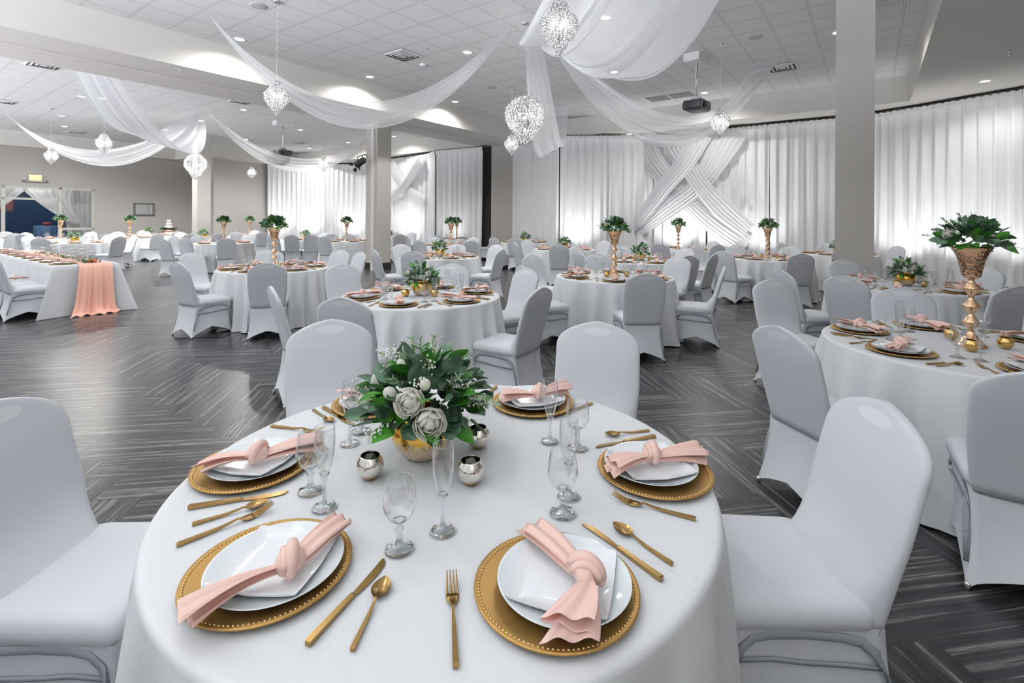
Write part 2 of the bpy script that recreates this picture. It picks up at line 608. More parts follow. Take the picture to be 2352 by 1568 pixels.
class MB:
    def __init__(self):
        self.v, self.f = [], []

    def add(self, v, f, mtx=None):
        o = len(self.v)
        if mtx is not None:
            v = [tuple(mtx @ Vector(p)) for p in v]
        self.v += v
        self.f += [tuple(i + o for i in q) for q in f]
        return self

    def join(self, other, mtx=None):
        return self.add(other.v, other.f, mtx)

    def grid(self, rows, closed=False, cap0=False, cap1=False, mtx=None):
        n = len(rows[0])
        v = [p for r in rows for p in r]
        f = []
        m = n if closed else n - 1
        for i in range(len(rows) - 1):
            for j in range(m):
                a, b = i * n + j, i * n + (j + 1) % n
                f.append((a, b, b + n, a + n))
        if cap0:
            f.append(tuple(range(n))[::-1])
        if cap1:
            f.append(tuple((len(rows) - 1) * n + j for j in range(n)))
        return self.add(v, f, mtx)

    def lathe(self, prof, seg=24, mtx=None, cap0=False, cap1=False):
        rows = [[(r * cos(2 * pi * k / seg), r * sin(2 * pi * k / seg), z) for k in range(seg)] for r, z in prof]
        return self.grid(rows, True, cap0, cap1, mtx)

    def box(self, x0, x1, y0, y1, z0, z1, mtx=None):
        v = [(x, y, z) for z in (z0, z1) for x, y in ((x0, y0), (x1, y0), (x1, y1), (x0, y1))]
        f = [(3, 2, 1, 0), (4, 5, 6, 7), (0, 1, 5, 4), (1, 2, 6, 5), (2, 3, 7, 6), (3, 0, 4, 7)]
        return self.add(v, f, mtx)

    def tube(self, path, r, seg=8, flat=1.0, cap=True):
        rows = []
        n = len(path)
        for i, p in enumerate(path):
            p = Vector(p)
            a = Vector(path[max(i - 1, 0)])
            b = Vector(path[min(i + 1, n - 1)])
            t = (b - a).normalized()
            up = Vector((0, 0, 1)) if abs(t.z) < .9 else Vector((1, 0, 0))
            s = t.cross(up).normalized()
            u = s.cross(t)
            rr = r[i] if isinstance(r, (list, tuple)) else r
            rows.append([tuple(p + s * cos(2 * pi * k / seg) * rr * flat + u * sin(2 * pi * k / seg) * rr) for k in range(seg)])
        return self.grid(rows, True, cap, cap)

    def ball(self, c, r, seg=8, rings=5, sz=1.0):
        rows = []
        for i in range(rings + 1):
            a = pi * i / rings
            rows.append([(c[0] + r * sin(a) * cos(2 * pi * k / seg), c[1] + r * sin(a) * sin(2 * pi * k / seg), c[2] - r * sz * cos(a)) for k in range(seg)])
        return self.grid(rows, True)

    def mesh(self, name, mat, smooth=True):
        me = bpy.data.meshes.new(name)
        me.from_pydata(self.v, [], self.f)
        if smooth:
            me.polygons.foreach_set('use_smooth', [True] * len(me.polygons))
        me.materials.append(mat)
        me.update()
        return me

    def obj(self, name, mat, parent=None, smooth=True, loc=None, rz=0):
        return mk(name, self.mesh(name, mat, smooth), parent, loc, rz)


def mk(name, data, parent=None, loc=None, rz=0):
    o = bpy.data.objects.new(name, data)
    COL.objects.link(o)
    if parent is not None:
        o.parent = parent
    if loc is not None:
        o.location = loc
    if rz:
        o.rotation_euler = (0, 0, rz)
    return o


def tag(o, label, cat, group=None):
    o['label'] = label
    o['category'] = cat
    if group:
        o['group'] = group
    return o


def thing(name, label, cat, loc=(0, 0, 0), rz=0, group=None):
    return tag(mk(name, None, None, loc, rz), label, cat, group)


def struct(o, kind='structure'):
    o['kind'] = kind
    return o


def auto_smooth(o, ang=35):
    me = o.data
    me.set_sharp_from_angle(angle=radians(ang))
    return o


def dup(root, loc, rz, label, group=None, scale=None):
    r = root.copy()
    COL.objects.link(r)
    r.location = loc
    r.rotation_euler = (0, 0, rz)
    r['label'] = label
    if group:
        r['group'] = group
    if scale:
        r.scale = (scale,) * 3 if isinstance(scale, (int, float)) else scale

    def rec(a, b):
        for ch in list(a.children):
            if ch.type == 'LIGHT' and False:
                continue
            c = ch.copy()
            COL.objects.link(c)
            c.parent = b
            rec(ch, c)
    rec(root, r)
    return r


def purge(root):
    for c in list(root.children):
        purge(c)
    bpy.data.objects.remove(root)


PROTOS = []


def place(proto, loc, rz, label, group=None, scale=None):
    """first use moves the prototype itself, later uses copy it"""
    if proto not in PROTOS:
        PROTOS.append(proto)
        proto.location = loc
        proto.rotation_euler = (0, 0, rz)
        proto['label'] = label
        if group:
            proto['group'] = group
        if scale:
            proto.scale = (scale,) * 3 if isinstance(scale, (int, float)) else scale
        return proto
    return dup(proto, loc, rz, label, group, scale)


ROT = Matrix.Rotation(ANG_P, 4, 'Z')


def pqbox(name, p0, p1, q0, q1, z0, z1, mat):
    return struct(MB().box(p0, p1, q0, q1, z0, z1, ROT).obj(name, mat, smooth=False))


#==SHELL==
# ------------------------------------------------------------------ shell
def poly(name, pts, z, mat, up=True):
    v = [(x, y, z) for x, y in pts]
    f = tuple(range(len(v)))
    return struct(MB().add(v, [f if up else f[::-1]]).obj(name, mat, smooth=False))


poly('floor', [W(-3.2, -9), W(18, -9), W(18, 34), W(-3.2, 34)], 0, MAT['floor'])
poly('ceiling', [W(-3.2, -.7), W(14.62, -.7), W(14.62, 24.6), W(9.95, 24.6), W(9.95, 27.45), W(-3.2, 27.45)], CE, MAT['ceiling'], False)
pqbox('ceiling_beam_main', -3.2, 14.62, 10.25, 12.1, SO, CE, MAT['soffit'])
pqbox('trim_1', -3.2, 14.3, 11.22, 11.27, SO - .035, SO + .01, MAT['soffit'])
pqbox('trim_2', -3.2, 14.3, 11.30, 12.1, SO - .035, SO + .01, MAT['soffit'])
pqbox('ceiling_soffit_right', -3.2, 14.62, -9, -.7, SO, CE + .02, MAT['soffit'])
pqbox('ceiling_soffit_back', 14.62, 18, -9, 24.6, SO, CE + .02, MAT['soffit'])
pqbox('ceiling_soffit_far', 9.95, 18, 24.6, 29, SO, CE + .02, MAT['soffit'])
pqbox('ceiling_soffit_left', -3.2, 9.95, 27.45, 29, SO, CE + .02, MAT['soffit'])
# walls
pqbox('wall_back', 16.3, 16.5, -9, 26, 0, SO, MAT['wall'])
pqbox('wall_far', 10.9, 16.5, 25.6, 25.8, 0, SO, MAT['wall'])
pqbox('wall_return', 10.9, 11.1, 25.8, 28.4, 0, SO, MAT['wall'])
pqbox('wall_near_sill', -3.4, -3.2, -4.2, 28, 0, 1.05, MAT['wall'])  # unseen low wall, added to keep the outside fill off the table skirts
# left far wall with the shopfront opening
pO = at(219, 431, Y=22.4)
qW = 28.1


def on_q(x, q):
    k = (x - CX) / F
    Y = q / (k * D2[0] + D2[1])
    return PQ(k * Y, Y)[0]


p_open1 = on_q(217, qW)
p_open0 = on_q(-14, qW)
p_mid = on_q(138, qW)
Yw = W(p_open1, qW)[1]
z_open = ZC + (501 - 434 - 5.7) * Yw / F
z_bar2 = ZC - (525 - 501 + 5.7) * Yw / F
pqbox('wall_left', p_open1, 11.1, qW, qW + .2, 0, SO, MAT['wall'])
pqbox('wall_left_upper', -3.2, p_open1, qW, qW + .2, z_open, SO, MAT['wall'])
pqbox('wall_left_near', -3.2, p_open0, qW, qW + .2, 0, z_open, MAT['wall'])
pqbox('wall_right', -3.2, 16.5, -4.4, -4.2, 0, SO, MAT['wall'])
pqbox('baseboard_left', p_open1, 11.0, qW - .03, qW, 0, .14, MAT['base'])
pqbox('baseboard_far', 11.0, 15, 25.57, 25.6, 0, .14, MAT['base'])
# grey partition end between the two halls, dark pocket beside it
gp = at(1129, 333, SO)
g2 = at(1172, 333, SO)


def vbox(name, a, b, depth, z0, z1, mat):
    d = Vector((b[0] - a[0], b[1] - a[1]))
    n = Vector((-d.y, d.x)).normalized() * depth
    v = [(a[0], a[1]), (b[0], b[1]), (b[0] + n.x, b[1] + n.y), (a[0] + n.x, a[1] + n.y)]
    vv = [(x, y, z) for z in (z0, z1) for x, y in v]
    f = [(3, 2, 1, 0), (4, 5, 6, 7), (0, 1, 5, 4), (1, 2, 6, 5), (2, 3, 7, 6), (3, 0, 4, 7)]
    return struct(MB().add(vv, f).obj(name, mat, smooth=False))


vbox('wall_partition', gp, (g2[0] + .3, gp[1] - .1), 2.2, 0, SO - .005, MAT['wall'])
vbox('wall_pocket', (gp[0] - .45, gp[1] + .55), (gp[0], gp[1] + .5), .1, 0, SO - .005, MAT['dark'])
vbox('baseboard_partition', (gp[0], gp[1] - .012), (g2[0] + .3, gp[1] - .112), .02, 0, .12, MAT['base'])


def column(p0, q0, w, zt, label):
    c = struct(MB().box(p0, p0 + w, q0, q0 + w, 0, zt, ROT).obj('column', MAT['wall'], smooth=False))
    b = MB().box(p0 - .012, p0 + w + .012, q0 - .012, q0 + w + .012, 0, .2, ROT).obj('baseboard', MAT['base'], c, smooth=False)
    tag(c, label, 'column')
    return c


cA = PQ(*at(865, 621, 0)[:2])
column(cA[0], cA[1], .50, SO, 'greige square column under the long beam, with black baseboard')
s_ = MB().box(cA[0] + .02, cA[0] + .08, cA[1] - .05, cA[1] + .02, 0, SO, ROT)
struct(MB().box(cA[0] - .05, cA[0] + .02, cA[1] + .1, cA[1] + .22, 0, SO, ROT).obj('trim_3', MAT['soffit'], smooth=False))
column(8.75, 22.0, .5, CE, 'greige square column deep in the second hall, behind the globe chandelier')
column(8.92, -.03, .48, CE, 'greige square column standing alone in front of the white drapes')

#==LIGHTS==
# ------------------------------------------------------------------ ceiling lights
def lamp(kind, name, parent, loc, energy, size=.1, rot=None, color=(1, .985, .96), spot=150, blend=.9):
    l = bpy.data.lights.new(name, kind)
    l.energy = energy
    l.color = color
    if kind in ('POINT', 'SPOT'):
        l.shadow_soft_size = size
    if kind == 'SPOT':
        l.spot_size = radians(spot)
        l.spot_blend = blend
    o = bpy.data.objects.new(name, l)
    COL.objects.link(o)
    o.parent = parent
    o.location = loc
    if rot:
        o.rotation_euler = rot
    return o


DL_POWER = 150
ring = MB().lathe([(.075, -.004), (.082, -.012), (.105, -.010), (.108, -.002)], 28).mesh('ring', MAT['white_p'])
lens = MB().lathe([(.0005, -.006), (.04, -.006), (.078, -.006)], 28).mesh('lens', MAT['lens'])


def downlight(x, y, z, label, power=DL_POWER, off=None):
    P = at(x, y, z) if off is None else (*off, z)
    t = thing('ceiling_downlight', label, 'ceiling light', P, 0, 'recessed ceiling downlights')
    mk('trim_ring', ring, t)
    mk('lens', lens, t)
    lamp('SPOT', 'lamp', t, (0, 0, -.03), power, .07, spot=158, blend=.55)
    return t


DL = [(551, 90, CE, 'beside the swag hook near the long beam'), (1074, 120, CE, 'between ceiling vent and swag'),
      (850, 176, CE, 'close to the long beam above the column'), (1045, 233, CE, 'close to the beam, farther along'),
      (1391, 40, CE, 'glowing through the widest sheer swag'), (1925, 74, CE, 'touching the lone column'),
      (1618, 213, CE, 'behind the ceiling projector'), (1411, 165, CE, 'peeking under the wide swag'),
      (2262, 186, SO, 'in the smooth soffit over the drapes'), (1445, 308, SO, 'in the soffit above the crossed drape'),
      (235, 226, CE, 'behind the wide swag of the second hall'), (142, 266, CE, 'over the second hall, above its twin'),
      (149, 290, CE, 'over the second hall, below its twin'), (560, 252, CE, 'just past the beam in the second hall'),
      (462, 277, CE, 'under the swag hub of the second hall'), (380, 297, CE, 'seen through the second hall swag folds'),
      (690, 298, CE, 'in the second hall above the drooping swag'), (565, 320, CE, 'tiny, behind the second hall swag'),
      (905, 313, CE, 'right of the beam column, second hall'), (800, 327, CE, 'left of the beam column, second hall'),
      (710, 340, CE, 'deepest in the second hall')]
for x, y, z, d in DL:
    downlight(x, y, z, 'round white recessed downlight ' + d, DL_POWER * (.45 if z == SO else 2.2 if x < 700 and y > 220 else .6 if x in (551, 1391) else 1))
# the same ceiling grid goes on above and behind the viewpoint
for p, q in ((1.2, 3.2), (5.2, 2.4), (.6, 8.6), (-2, 5), (3.4, 5.8)):
    x, y = W(p, q)
    downlight(0, 0, CE, 'round white recessed downlight over the near tables', DL_POWER * .38, (x, y))
for p, q in ((0, 14.5), (4.2, 18.0), (0.0, 22.5)):
    x, y = W(p, q)
    downlight(0, 0, CE, 'round white recessed downlight over the second hall', DL_POWER * 1.7, (x, y))

#==CHANDELIERS==
def bead_rings(prof, n_r, rad, seed, spacing):
    rnd = random.Random(seed)
    m = MB()
    L = len(prof) - 1
    for i in range(n_r):
        t = i / (n_r - 1) * L
        k = min(int(t), L - 1)
        u = t - k
        r = prof[k][0] * (1 - u) + prof[k + 1][0] * u
        z = prof[k][1] * (1 - u) + prof[k + 1][1] * u
        n = max(1, int(2 * pi * r / spacing))
        for j in range(n):
            a = 2 * pi * (j + .5 * (i % 2)) / n + rnd.uniform(-.05, .05)
            rr = r + rnd.uniform(-.35, .5) * rad
            c = (rr * cos(a), rr * sin(a), z + rnd.uniform(-.4, .4) * rad)
            s = rad * rnd.uniform(.7, 1.15)
            m.ball(c, s, 6, 4, 1.15)
            m.ball((c[0] * .97, c[1] * .97, c[2] - s * 1.7), s * .62, 5, 3, 1.3)
    return m


def chandelier(kind, drop):
    """origin at the ceiling; drop = distance from ceiling to the lowest crystal"""
    t = mk('crystal_chandelier', None)
    MB().lathe([(.001, 0), (.062, 0), (.065, -.008), (.045, -.022), (.02, -.03), (.001, -.03)], 24).obj('canopy', MAT['chrome'], t)
    H = .50 if kind == 's' else .82
    top = -(drop - H)
    ch = MB()
    nl = max(6, int(-top / .05))
    for i in range(nl):
        z0 = -.03 + (top + .03) * i / nl
        z1 = -.03 + (top + .03) * (i + 1) / nl
        zc, hh = (z0 + z1) / 2, abs(z1 - z0) * .55
        a = (i % 2) * pi / 2
        pts = [(cos(a) * .011 * sin(b), sin(a) * .011 * sin(b), zc + hh * cos(b)) for b in [2 * pi * k / 8 for k in range(9)]]
        ch.tube(pts, .0022, 4, cap=False)
    ch.obj('chain', MAT['chrome'], t)
    if kind == 's':
        prof = [(.035, top), (.07, top - .03), (.09, top - .07), (.10, top - .11), (.165, top - .17), (.178, top - .22), (.165, top - .28), (.12, top - .35), (.07, top - .42), (.03, top - .47), (.004, top - .5)]
        m = bead_rings(prof, 16, .0145, 3, .041)
        m.join(bead_rings([(.03, top - .05), (.1, top - .2), (.05, top - .38)], 8, .012, 5, .04))
        bulbs = [(.06 * cos(a), .06 * sin(a), top - .22) for a in (.4, 2.5, 4.6)]
        pw = 4
    else:
        prof = [(.08, top), (.17, top - .03), (.25, top - .10), (.31, top - .19), (.335, top - .30), (.32, top - .40), (.27, top - .49), (.215, top - .55), (.16, top - .60), (.16, top - .66), (.12, top - .70), (.12, top - .75), (.05, top - .79), (.004, top - .82)]
        m = bead_rings(prof, 22, .0185, 4, .056)
        bulbs = [(.17 * cos(a), .17 * sin(a), top - .32) for a in (.2, 1.45, 2.7, 4.0, 5.2)] + [(.0, .0, top - .56)]
        pw = 14
    c = m.obj('crystal_strands', MAT['crystal'], t)
    struct(c, 'stuff')
    fr = MB()
    for r, z in ((prof[1][0], prof[1][1]), (prof[4][0] * .95, prof[4][1])):
        fr.tube([(r * cos(2 * pi * k / 24), r * sin(2 * pi * k / 24), z) for k in range(25)], .003, 5, cap=False)
    fr.tube([(0, 0, top + .02), (0, 0, top - H * .9)], .006, 6)
    fr_o = fr.obj('frame', MAT['chrome'], t)
    MB().ball((0, 0, -drop - .012), .02, 12, 8).obj('finial', MAT['stem'], t)
    for b in bulbs:
        MB().ball(b, .016, 8, 6, 1.6).obj('bulb', MAT['bulb'], fr_o)
    lamp('POINT', 'glow', t, (0, 0, (bulbs[0][2])), pw, .05)
    return t


ch_s = tag(chandelier('s', CE - 3.10), '', 'chandelier')
ch_b = tag(chandelier('b', CE - 2.76), '', 'chandelier')
for kind, x, y, zb, d in (('s', 1284, 118, 3.12, 'hanging in front of the widest sheer swag'), ('s', 635, 262, 3.10, 'hanging before the long beam and swag'),
                          ('b', 1205, 333, 2.76, 'hanging in the main hall'), ('s', 1175, 355, 3.1, 'low behind the globe chandelier'),
                          ('s', 1654, 312, 3.1, 'beside the ceiling projector'), ('s', 118, 377, 3.1, 'above the exit sign side of the second hall'),
                          ('s', 239, 352, 3.1, 'in front of the second hall swag'), ('b', 449, 411, 2.76, 'in the second hall before the far column'),
                          ('s', 578, 411, 3.1, 'smallest, beside the far column'), ('s', 743, 393, 3.1, 'in front of the second hall drapes')):
    P = at(x, y, zb)
    lab = ('teardrop crystal chandelier ' if kind == 's' else 'large globe-shaped crystal chandelier ') + d
    place(ch_s if kind == 's' else ch_b, (P[0], P[1], CE), random.Random(x).uniform(0, 6), lab, 'crystal chandeliers')

#==SWAGS==
def swag(A, B, sag, ds, wn, label, seed=1, n=48, m=40, endw=.04, endB=None, pleat=.02, vs=.08, lift=0):
    rnd = random.Random(seed)
    A, B = Vector(A), Vector(B)
    d = (B - A)
    d.z = 0
    nrm = Vector((-d.y, d.x, 0)).normalized()
    ph = [rnd.uniform(0, 6) for _ in range(4)]
    endB = endw if endB is None else endB
    rows = []
    for i in range(n + 1):
        t = i / n
        par = 4 * t * (1 - t)
        env = sin(pi * t) ** .7
        row = []
        we = endw * (1 - t) + endB * t
        for j in range(m + 1):
            c = 2 * j / m - 1
            p = A.lerp(B, t)
            p.z -= (sag + ds * c) * par
            off = c * (we + (wn - we) * env) * .5
            off += (pleat * sin(9 * c + ph[0] + .7 * t) + pleat * .7 * sin(17 * c + ph[1] - t)) * (.15 + env)
            p.z += (.6 * pleat * cos(13 * c + ph[2] + t)) * env
            p.z -= vs * (c + 1) / 2 * sin(pi * t) ** .4
            p.z += lift * (1 - c) / 2 * exp(-((t - .84) / .10) ** 2)
            row.append(tuple(p + nrm * off))
        rows.append(row)
    o = MB().grid(rows).obj('ceiling_swag', MAT['sheer'])
    tag(o, label, 'drape', 'white sheer ceiling swags')
    return o


hub1 = at(1222, 62, CE)
hub2 = at(458, 258, CE)
swag(at(478, 30, CE), at(1172, 58, CE), 1.60, .16, .30, 'white sheer swag looping past the long beam to the ceiling hub', 1, endB=.14)
s2e = (*W(3.3, .5), CE)
swag((hub1[0] + .1, hub1[1], CE), s2e, 1.25, .22, 1.5, 'widest white sheer swag with deep folds, over the main hall', 2, 60, 130, .15, .5, .085, .14)
swag(hub1, at(1287, 245, CE), 1.7, .1, .55, 'white sheer swag hanging end-on behind the globe chandelier', 3, 48, 40, .2, .5)
swag((hub1[0] + .25, hub1[1] + .1, CE), at(1787, 142, CE), 1.56, .18, .5, 'white sheer swag drooping behind the ceiling projector', 4, 60, 40, .05, .3, .03, .17, .55)
swag(at(10, 257, CE), hub2, 1.45, .2, .5, 'white sheer swag over the entrance end of second hall', 5)
swag(hub2, (*W(3.1, 13.1), CE), 1.35, .22, 1.5, 'wide white sheer swag passing behind the long beam', 6, 60, 100, .1, .5, .05)
swag((hub2[0] + .3, hub2[1], CE), (*W(12.4, 15.4), CE), 1.5, .2, .5, 'white sheer swag drooping toward the beam column', 7)

#==DRAPES==
def curtain(a, b, z1, seed, label, group, z0=.01, amp=.055, freq=8.5, flare=0):
    rnd = random.Random(seed)
    a, b = Vector(a[:2]), Vector(b[:2])
    d = b - a
    L = d.length
    t = d / L
    nn = Vector((t.y, -t.x))
    if nn.dot(-(a + b)) < 0:
        nn = -nn
    nx = max(12, int(L * 34))
    f1, f2, f3 = freq * rnd.uniform(.8, 1.1), freq * 1.9 * rnd.uniform(.85, 1.15), freq * .31
    p1, p2, p3, p4 = (rnd.uniform(0, 6.28) for _ in range(4))
    zs = [z1, z1 - .03, z1 - .07, z1 - .11, z1 - .16, z1 - .4, z1 - .9, z1 - 1.5, z1 - 2.1, z1 - 2.7, z1 - 3.2, (z1 - 3.6 + z0) / 2 if z1 > 3.8 else z0 + .3, z0]
    rows = []
    for z in zs:
        h = (z1 - z) / (z1 - z0)
        row = []
        for i in range(nx + 1):
            s = L * i / nx
            hd = 1 if z1 - z < .13 else 0
            am = (.012 if hd else amp * (.55 + .45 * h))
            y = am * (sin(f1 * s * 2 * pi / 2.2 + p1 + .6 * sin(1.7 * h + p3)) + .45 * sin(f2 * s * 2 * pi / 2.2 + p2) + .5 * sin(f3 * s + p4 + h))
            if hd:
                y += .012 * sin(60 * s + p3) + .05
            x = s + .03 * sin(f1 * s + p4) * h
            q = a + t * x + nn * (y + .04)
            row.append((q.x, q.y, z + (.012 * sin(45 * s) if z == z1 else 0)))
        rows.append(row)
    o = MB().grid(rows).obj('curtain', MAT['curtain'])
    tag(o, label, 'curtain', group)
    return o


def drape_run(pts, z1, label, group, seed, width=1.6):
    k = 0
    rod = MB()
    for a, b in zip(pts, pts[1:]):
        L = hypot(b[0] - a[0], b[1] - a[1])
        n = max(1, round(L / width))
        for i in range(n):
            u, v = i / n, (i + 1) / n
            A = (a[0] + (b[0] - a[0]) * u, a[1] + (b[1] - a[1]) * u)
            B = (a[0] + (b[0] - a[0]) * v, a[1] + (b[1] - a[1]) * v)
            curtain(A, B, z1, seed + k, label, group)
            k += 1
        rod.tube([(a[0], a[1], z1 + .03), (b[0], b[1], z1 + .03)], .022, 8)
    tag(rod.obj('curtain_rod', MAT['mframe']), 'dark pipe holding up ' + group, 'curtain rod')


C1 = [at(x, y, 4.2)[:2] for x, y in ((1500, 310), (1932, 269), (2023, 258), (2107, 245), (2352, 203))]
e = Vector(C1[4]) - Vector(C1[3])
C1.append(tuple(Vector(C1[4]) + e.normalized() * 4))
drape_run(C1[:2], 4.17, 'white floor-length drape behind the crossed swags and lone column', 'drapes behind the crossed swag', 11)
drape_run(C1[1:], 4.17, 'white floor-length drape on the curved right-hand wall', 'drapes of the right wall', 31)
C0 = [at(1172, 338, 4.2)[:2], at(1287, 311, 4.2)[:2], C1[0]]
drape_run(C0, 4.17, 'white floor-length drape between partition end and crossed swag', 'drapes beside the grey partition', 51)
C2 = [at(x, y, 4.2)[:2] for x, y in ((1110, 336), (1003, 345), (985, 352), (895, 365))]
drape_run(C2[:2], 4.17, 'white floor-length drape left of the dark partition pocket', 'drapes beside the dark pocket', 71)
drape_run(C2[1:] + [at(848, 371, 4.2)[:2]], 4.17, 'white floor-length drape behind the beam column', 'drapes behind the beam column', 81)
C3 = [at(848, 374, 4.2)[:2], at(822, 376, 4.2)[:2], at(617, 378, 4.2)[:2]]
drape_run(C3, 4.17, 'white floor-length drape at the end of the second hall', 'drapes at the end of second hall', 91)


def band(path, w0, name, label, seed, nn, mat='sheer_d', n=40, m=44, lift=0):
    """gathered ribbon of voile along a bezier path; path = list of (along wall, z, width)"""
    rnd = random.Random(seed)
    ph = [rnd.uniform(0, 6) for _ in range(3)]
    rows = []
    P = [Vector(p[:3]) for p in path]
    Wd = [p[3] for p in path]
    K = len(P) - 1

    def cr(arr, t):
        s = t * K
        i = min(int(s), K - 1)
        u = s - i
        a = arr[max(i - 1, 0)]
        b = arr[i]
        c = arr[i + 1]
        d = arr[min(i + 2, K)]
        return .5 * ((2 * b) + (c - a) * u + (2 * a - 5 * b + 4 * c - d) * u * u + (3 * b - a - 3 * c + d) * u ** 3)
    for i in range(n + 1):
        t = i / n
        p = cr(P, t)
        q = cr(P, min(t + .01, 1)) - cr(P, max(t - .01, 0))
        q.normalize()
        side = q.cross(nn).normalized()
        w = cr(Wd, t)
        row = []
        for j in range(m + 1):
            c = 2 * j / m - 1
            bulge = .05 * (1 - c * c)
            y = bulge + .018 * sin(19 * c + ph[0]) + .012 * sin(41 * c + ph[1] + 2 * t)
            v = p + side * (c * w / 2) + nn * (y + lift)
            row.append((v.x, v.y, min(v.z, SO - .02)))
        rows.append(row)
    o = MB().grid(rows).obj(name, MAT[mat])
    tag(o, label, 'drape', 'crossed swag bands')
    return o


def wall_frame(a, b):
    """u along a wall seen in the photograph, towards the viewer nn"""
    a, b = Vector((a[0], a[1], 0)), Vector((b[0], b[1], 0))
    t = (b - a).normalized()
    n = Vector((t.y, -t.x, 0))
    if n.dot(-a) < 0:
        n = -n
    return a, t, n


def wpt(fr, x, y, w, off):
    """point on the wall plane (offset off towards the room) under photo pixel"""
    a, t, n = fr
    a2 = a + n * off
    dx, dy = x - CX, y - CY
    A, B = (dx + dy * ROLL) / F, (dy - dx * ROLL) / F
    # ray (A*Y, Y, 1.5-B*Y) with (P-a2).n=0
    Y = a2.dot(n) / (A * n.x + n.y)
    return (A * Y, Y, ZC - B * Y, w)


fr = wall_frame(C1[0], C1[1])
bands = [
    ([(1475, 313, .85), (1500, 370, .70), (1560, 440, .50), (1630, 505, .62), (1715, 565, .62)], 'upper-left to lower-right lower band', .16),
    ([(1545, 310, .75), (1570, 360, .62), (1605, 420, .50), (1660, 480, .60), (1720, 530, .45)], 'upper-left to lower-right upper band', .28),
    ([(1680, 298, .95), (1648, 360, .75), (1600, 430, .55), (1535, 480, .55), (1450, 545, .30)], 'upper-right to lower-left lower band', .22),
    ([(1610, 306, .70), (1575, 370, .58), (1525, 430, .50), (1480, 490, .42), (1446, 532, .28)], 'upper-right to lower-left upper band', .34),
]
for i, (pts, d, off) in enumerate(bands):
    band([wpt(fr, x, y, w, off) for x, y, w in pts], 1, 'crossed_swag_band', 'gathered white voile band of the big crossed swag, ' + d, i + 1, fr[2])
fr2 = wall_frame(C2[3], C2[2])
bands2 = [
    ([(900, 376, .55), (918, 408, .45), (942, 438, .42), (975, 462, .45)], 'small crossed swag behind the column, sloping down right', .16),
    ([(968, 370, .6), (945, 402, .48), (922, 434, .42), (890, 458, .45)], 'small crossed swag behind the column, sloping down left', .26),
]
for i, (pts, d, off) in enumerate(bands2):
    band([wpt(fr2, x, y, w, off) for x, y, w in pts], 1, 'crossed_swag_band', 'gathered white voile band of the ' + d, i + 11, fr2[2])


# floor uplights that wash the drapes
def uplight(x, y, aim, power, label, z=0.0, Y=None, spot=95):
    P = at(x, y, 0, ) if Y is None else at(x, y, None, Y)
    P = (P[0], P[1], 0)
    t = thing('floor_uplight', label, 'uplight', P, 0, 'black floor uplights washing the drapes')
    MB().box(-.07, .07, -.05, .05, 0, .02).obj('base', MAT['black'], t, smooth=False)
    v = Vector(aim) - Vector((P[0], P[1], .15))
    rot = v.to_track_quat('Z', 'Y').to_matrix().to_4x4()
    mt = Matrix.Translation((0, 0, .15)) @ rot
    MB().lathe([(.001, -.08), (.05, -.08), (.058, .06), (.05, .06), (.001, .05)], 16, mt).obj('can', MAT['black'], t)
    MB().tube([(-.068, 0, .01), (-.068, 0, .14), (-.055, 0, .16)], .006, 6).obj('yoke', MAT['black'], t)
    l = lamp('SPOT', 'beam', t, (0, 0, .15), power, .05, color=(1, 1, 1), spot=spot, blend=.9)
    l.rotation_euler = v.to_track_quat('-Z', 'Y').to_euler()
    l.location = Vector((0, 0, .15)) + v.normalized() * .08
    return t


def wash(frame, x, power, label, off=.85, h=2.7):
    P = wpt(frame, x, 600, 1, off)
    Q = wpt(frame, x, 600, 1, 0)
    uplight(0, 0, (Q[0], Q[1], h), power, label) if False else None
    t = uplight(x, 0, (Q[0], Q[1], h), power, label, Y=P[1])
    t.location = (P[0], P[1], 0)
    return t


UP = 70
frR = wall_frame(C1[3], C1[4])
frL = wall_frame(C0[1], C0[2])
frP = wall_frame(C2[1], C2[0])
frS = wall_frame(C3[2], C3[1])
for frm, x, pw, d in ((fr, 1640, UP * 1.6, 'under the crossed swag'), (fr, 1540, UP * 1.6, 'under the crossed swag, towards the partition'), (fr, 1740, UP * .8, 'by the foot of the crossed swag'),
                      (frL, 1325, UP * 1.3, 'behind the gold bowl tables'), (frR, 2185, UP * .8, 'behind the tall gold vase'), (frR, 2318, UP * .8, 'showing past the rear table'),
                      (frR, 2062, UP * 1.0, 'beside the lone column'), (frP, 1098, UP, 'near the dark pocket'), (frP, 1030, UP * .6, 'beside the twin tall vases'),
                      (fr2, 930, UP * 1.2, 'under the small crossed swag'), (frS, 700, UP * 1.2, 'at the end of the second hall'), (frS, 800, UP, 'left of the beam column'), (frS, 632, UP, 'in the second hall corner')):
    wash(frm, x, pw, 'small black uplight on the floor ' + d)

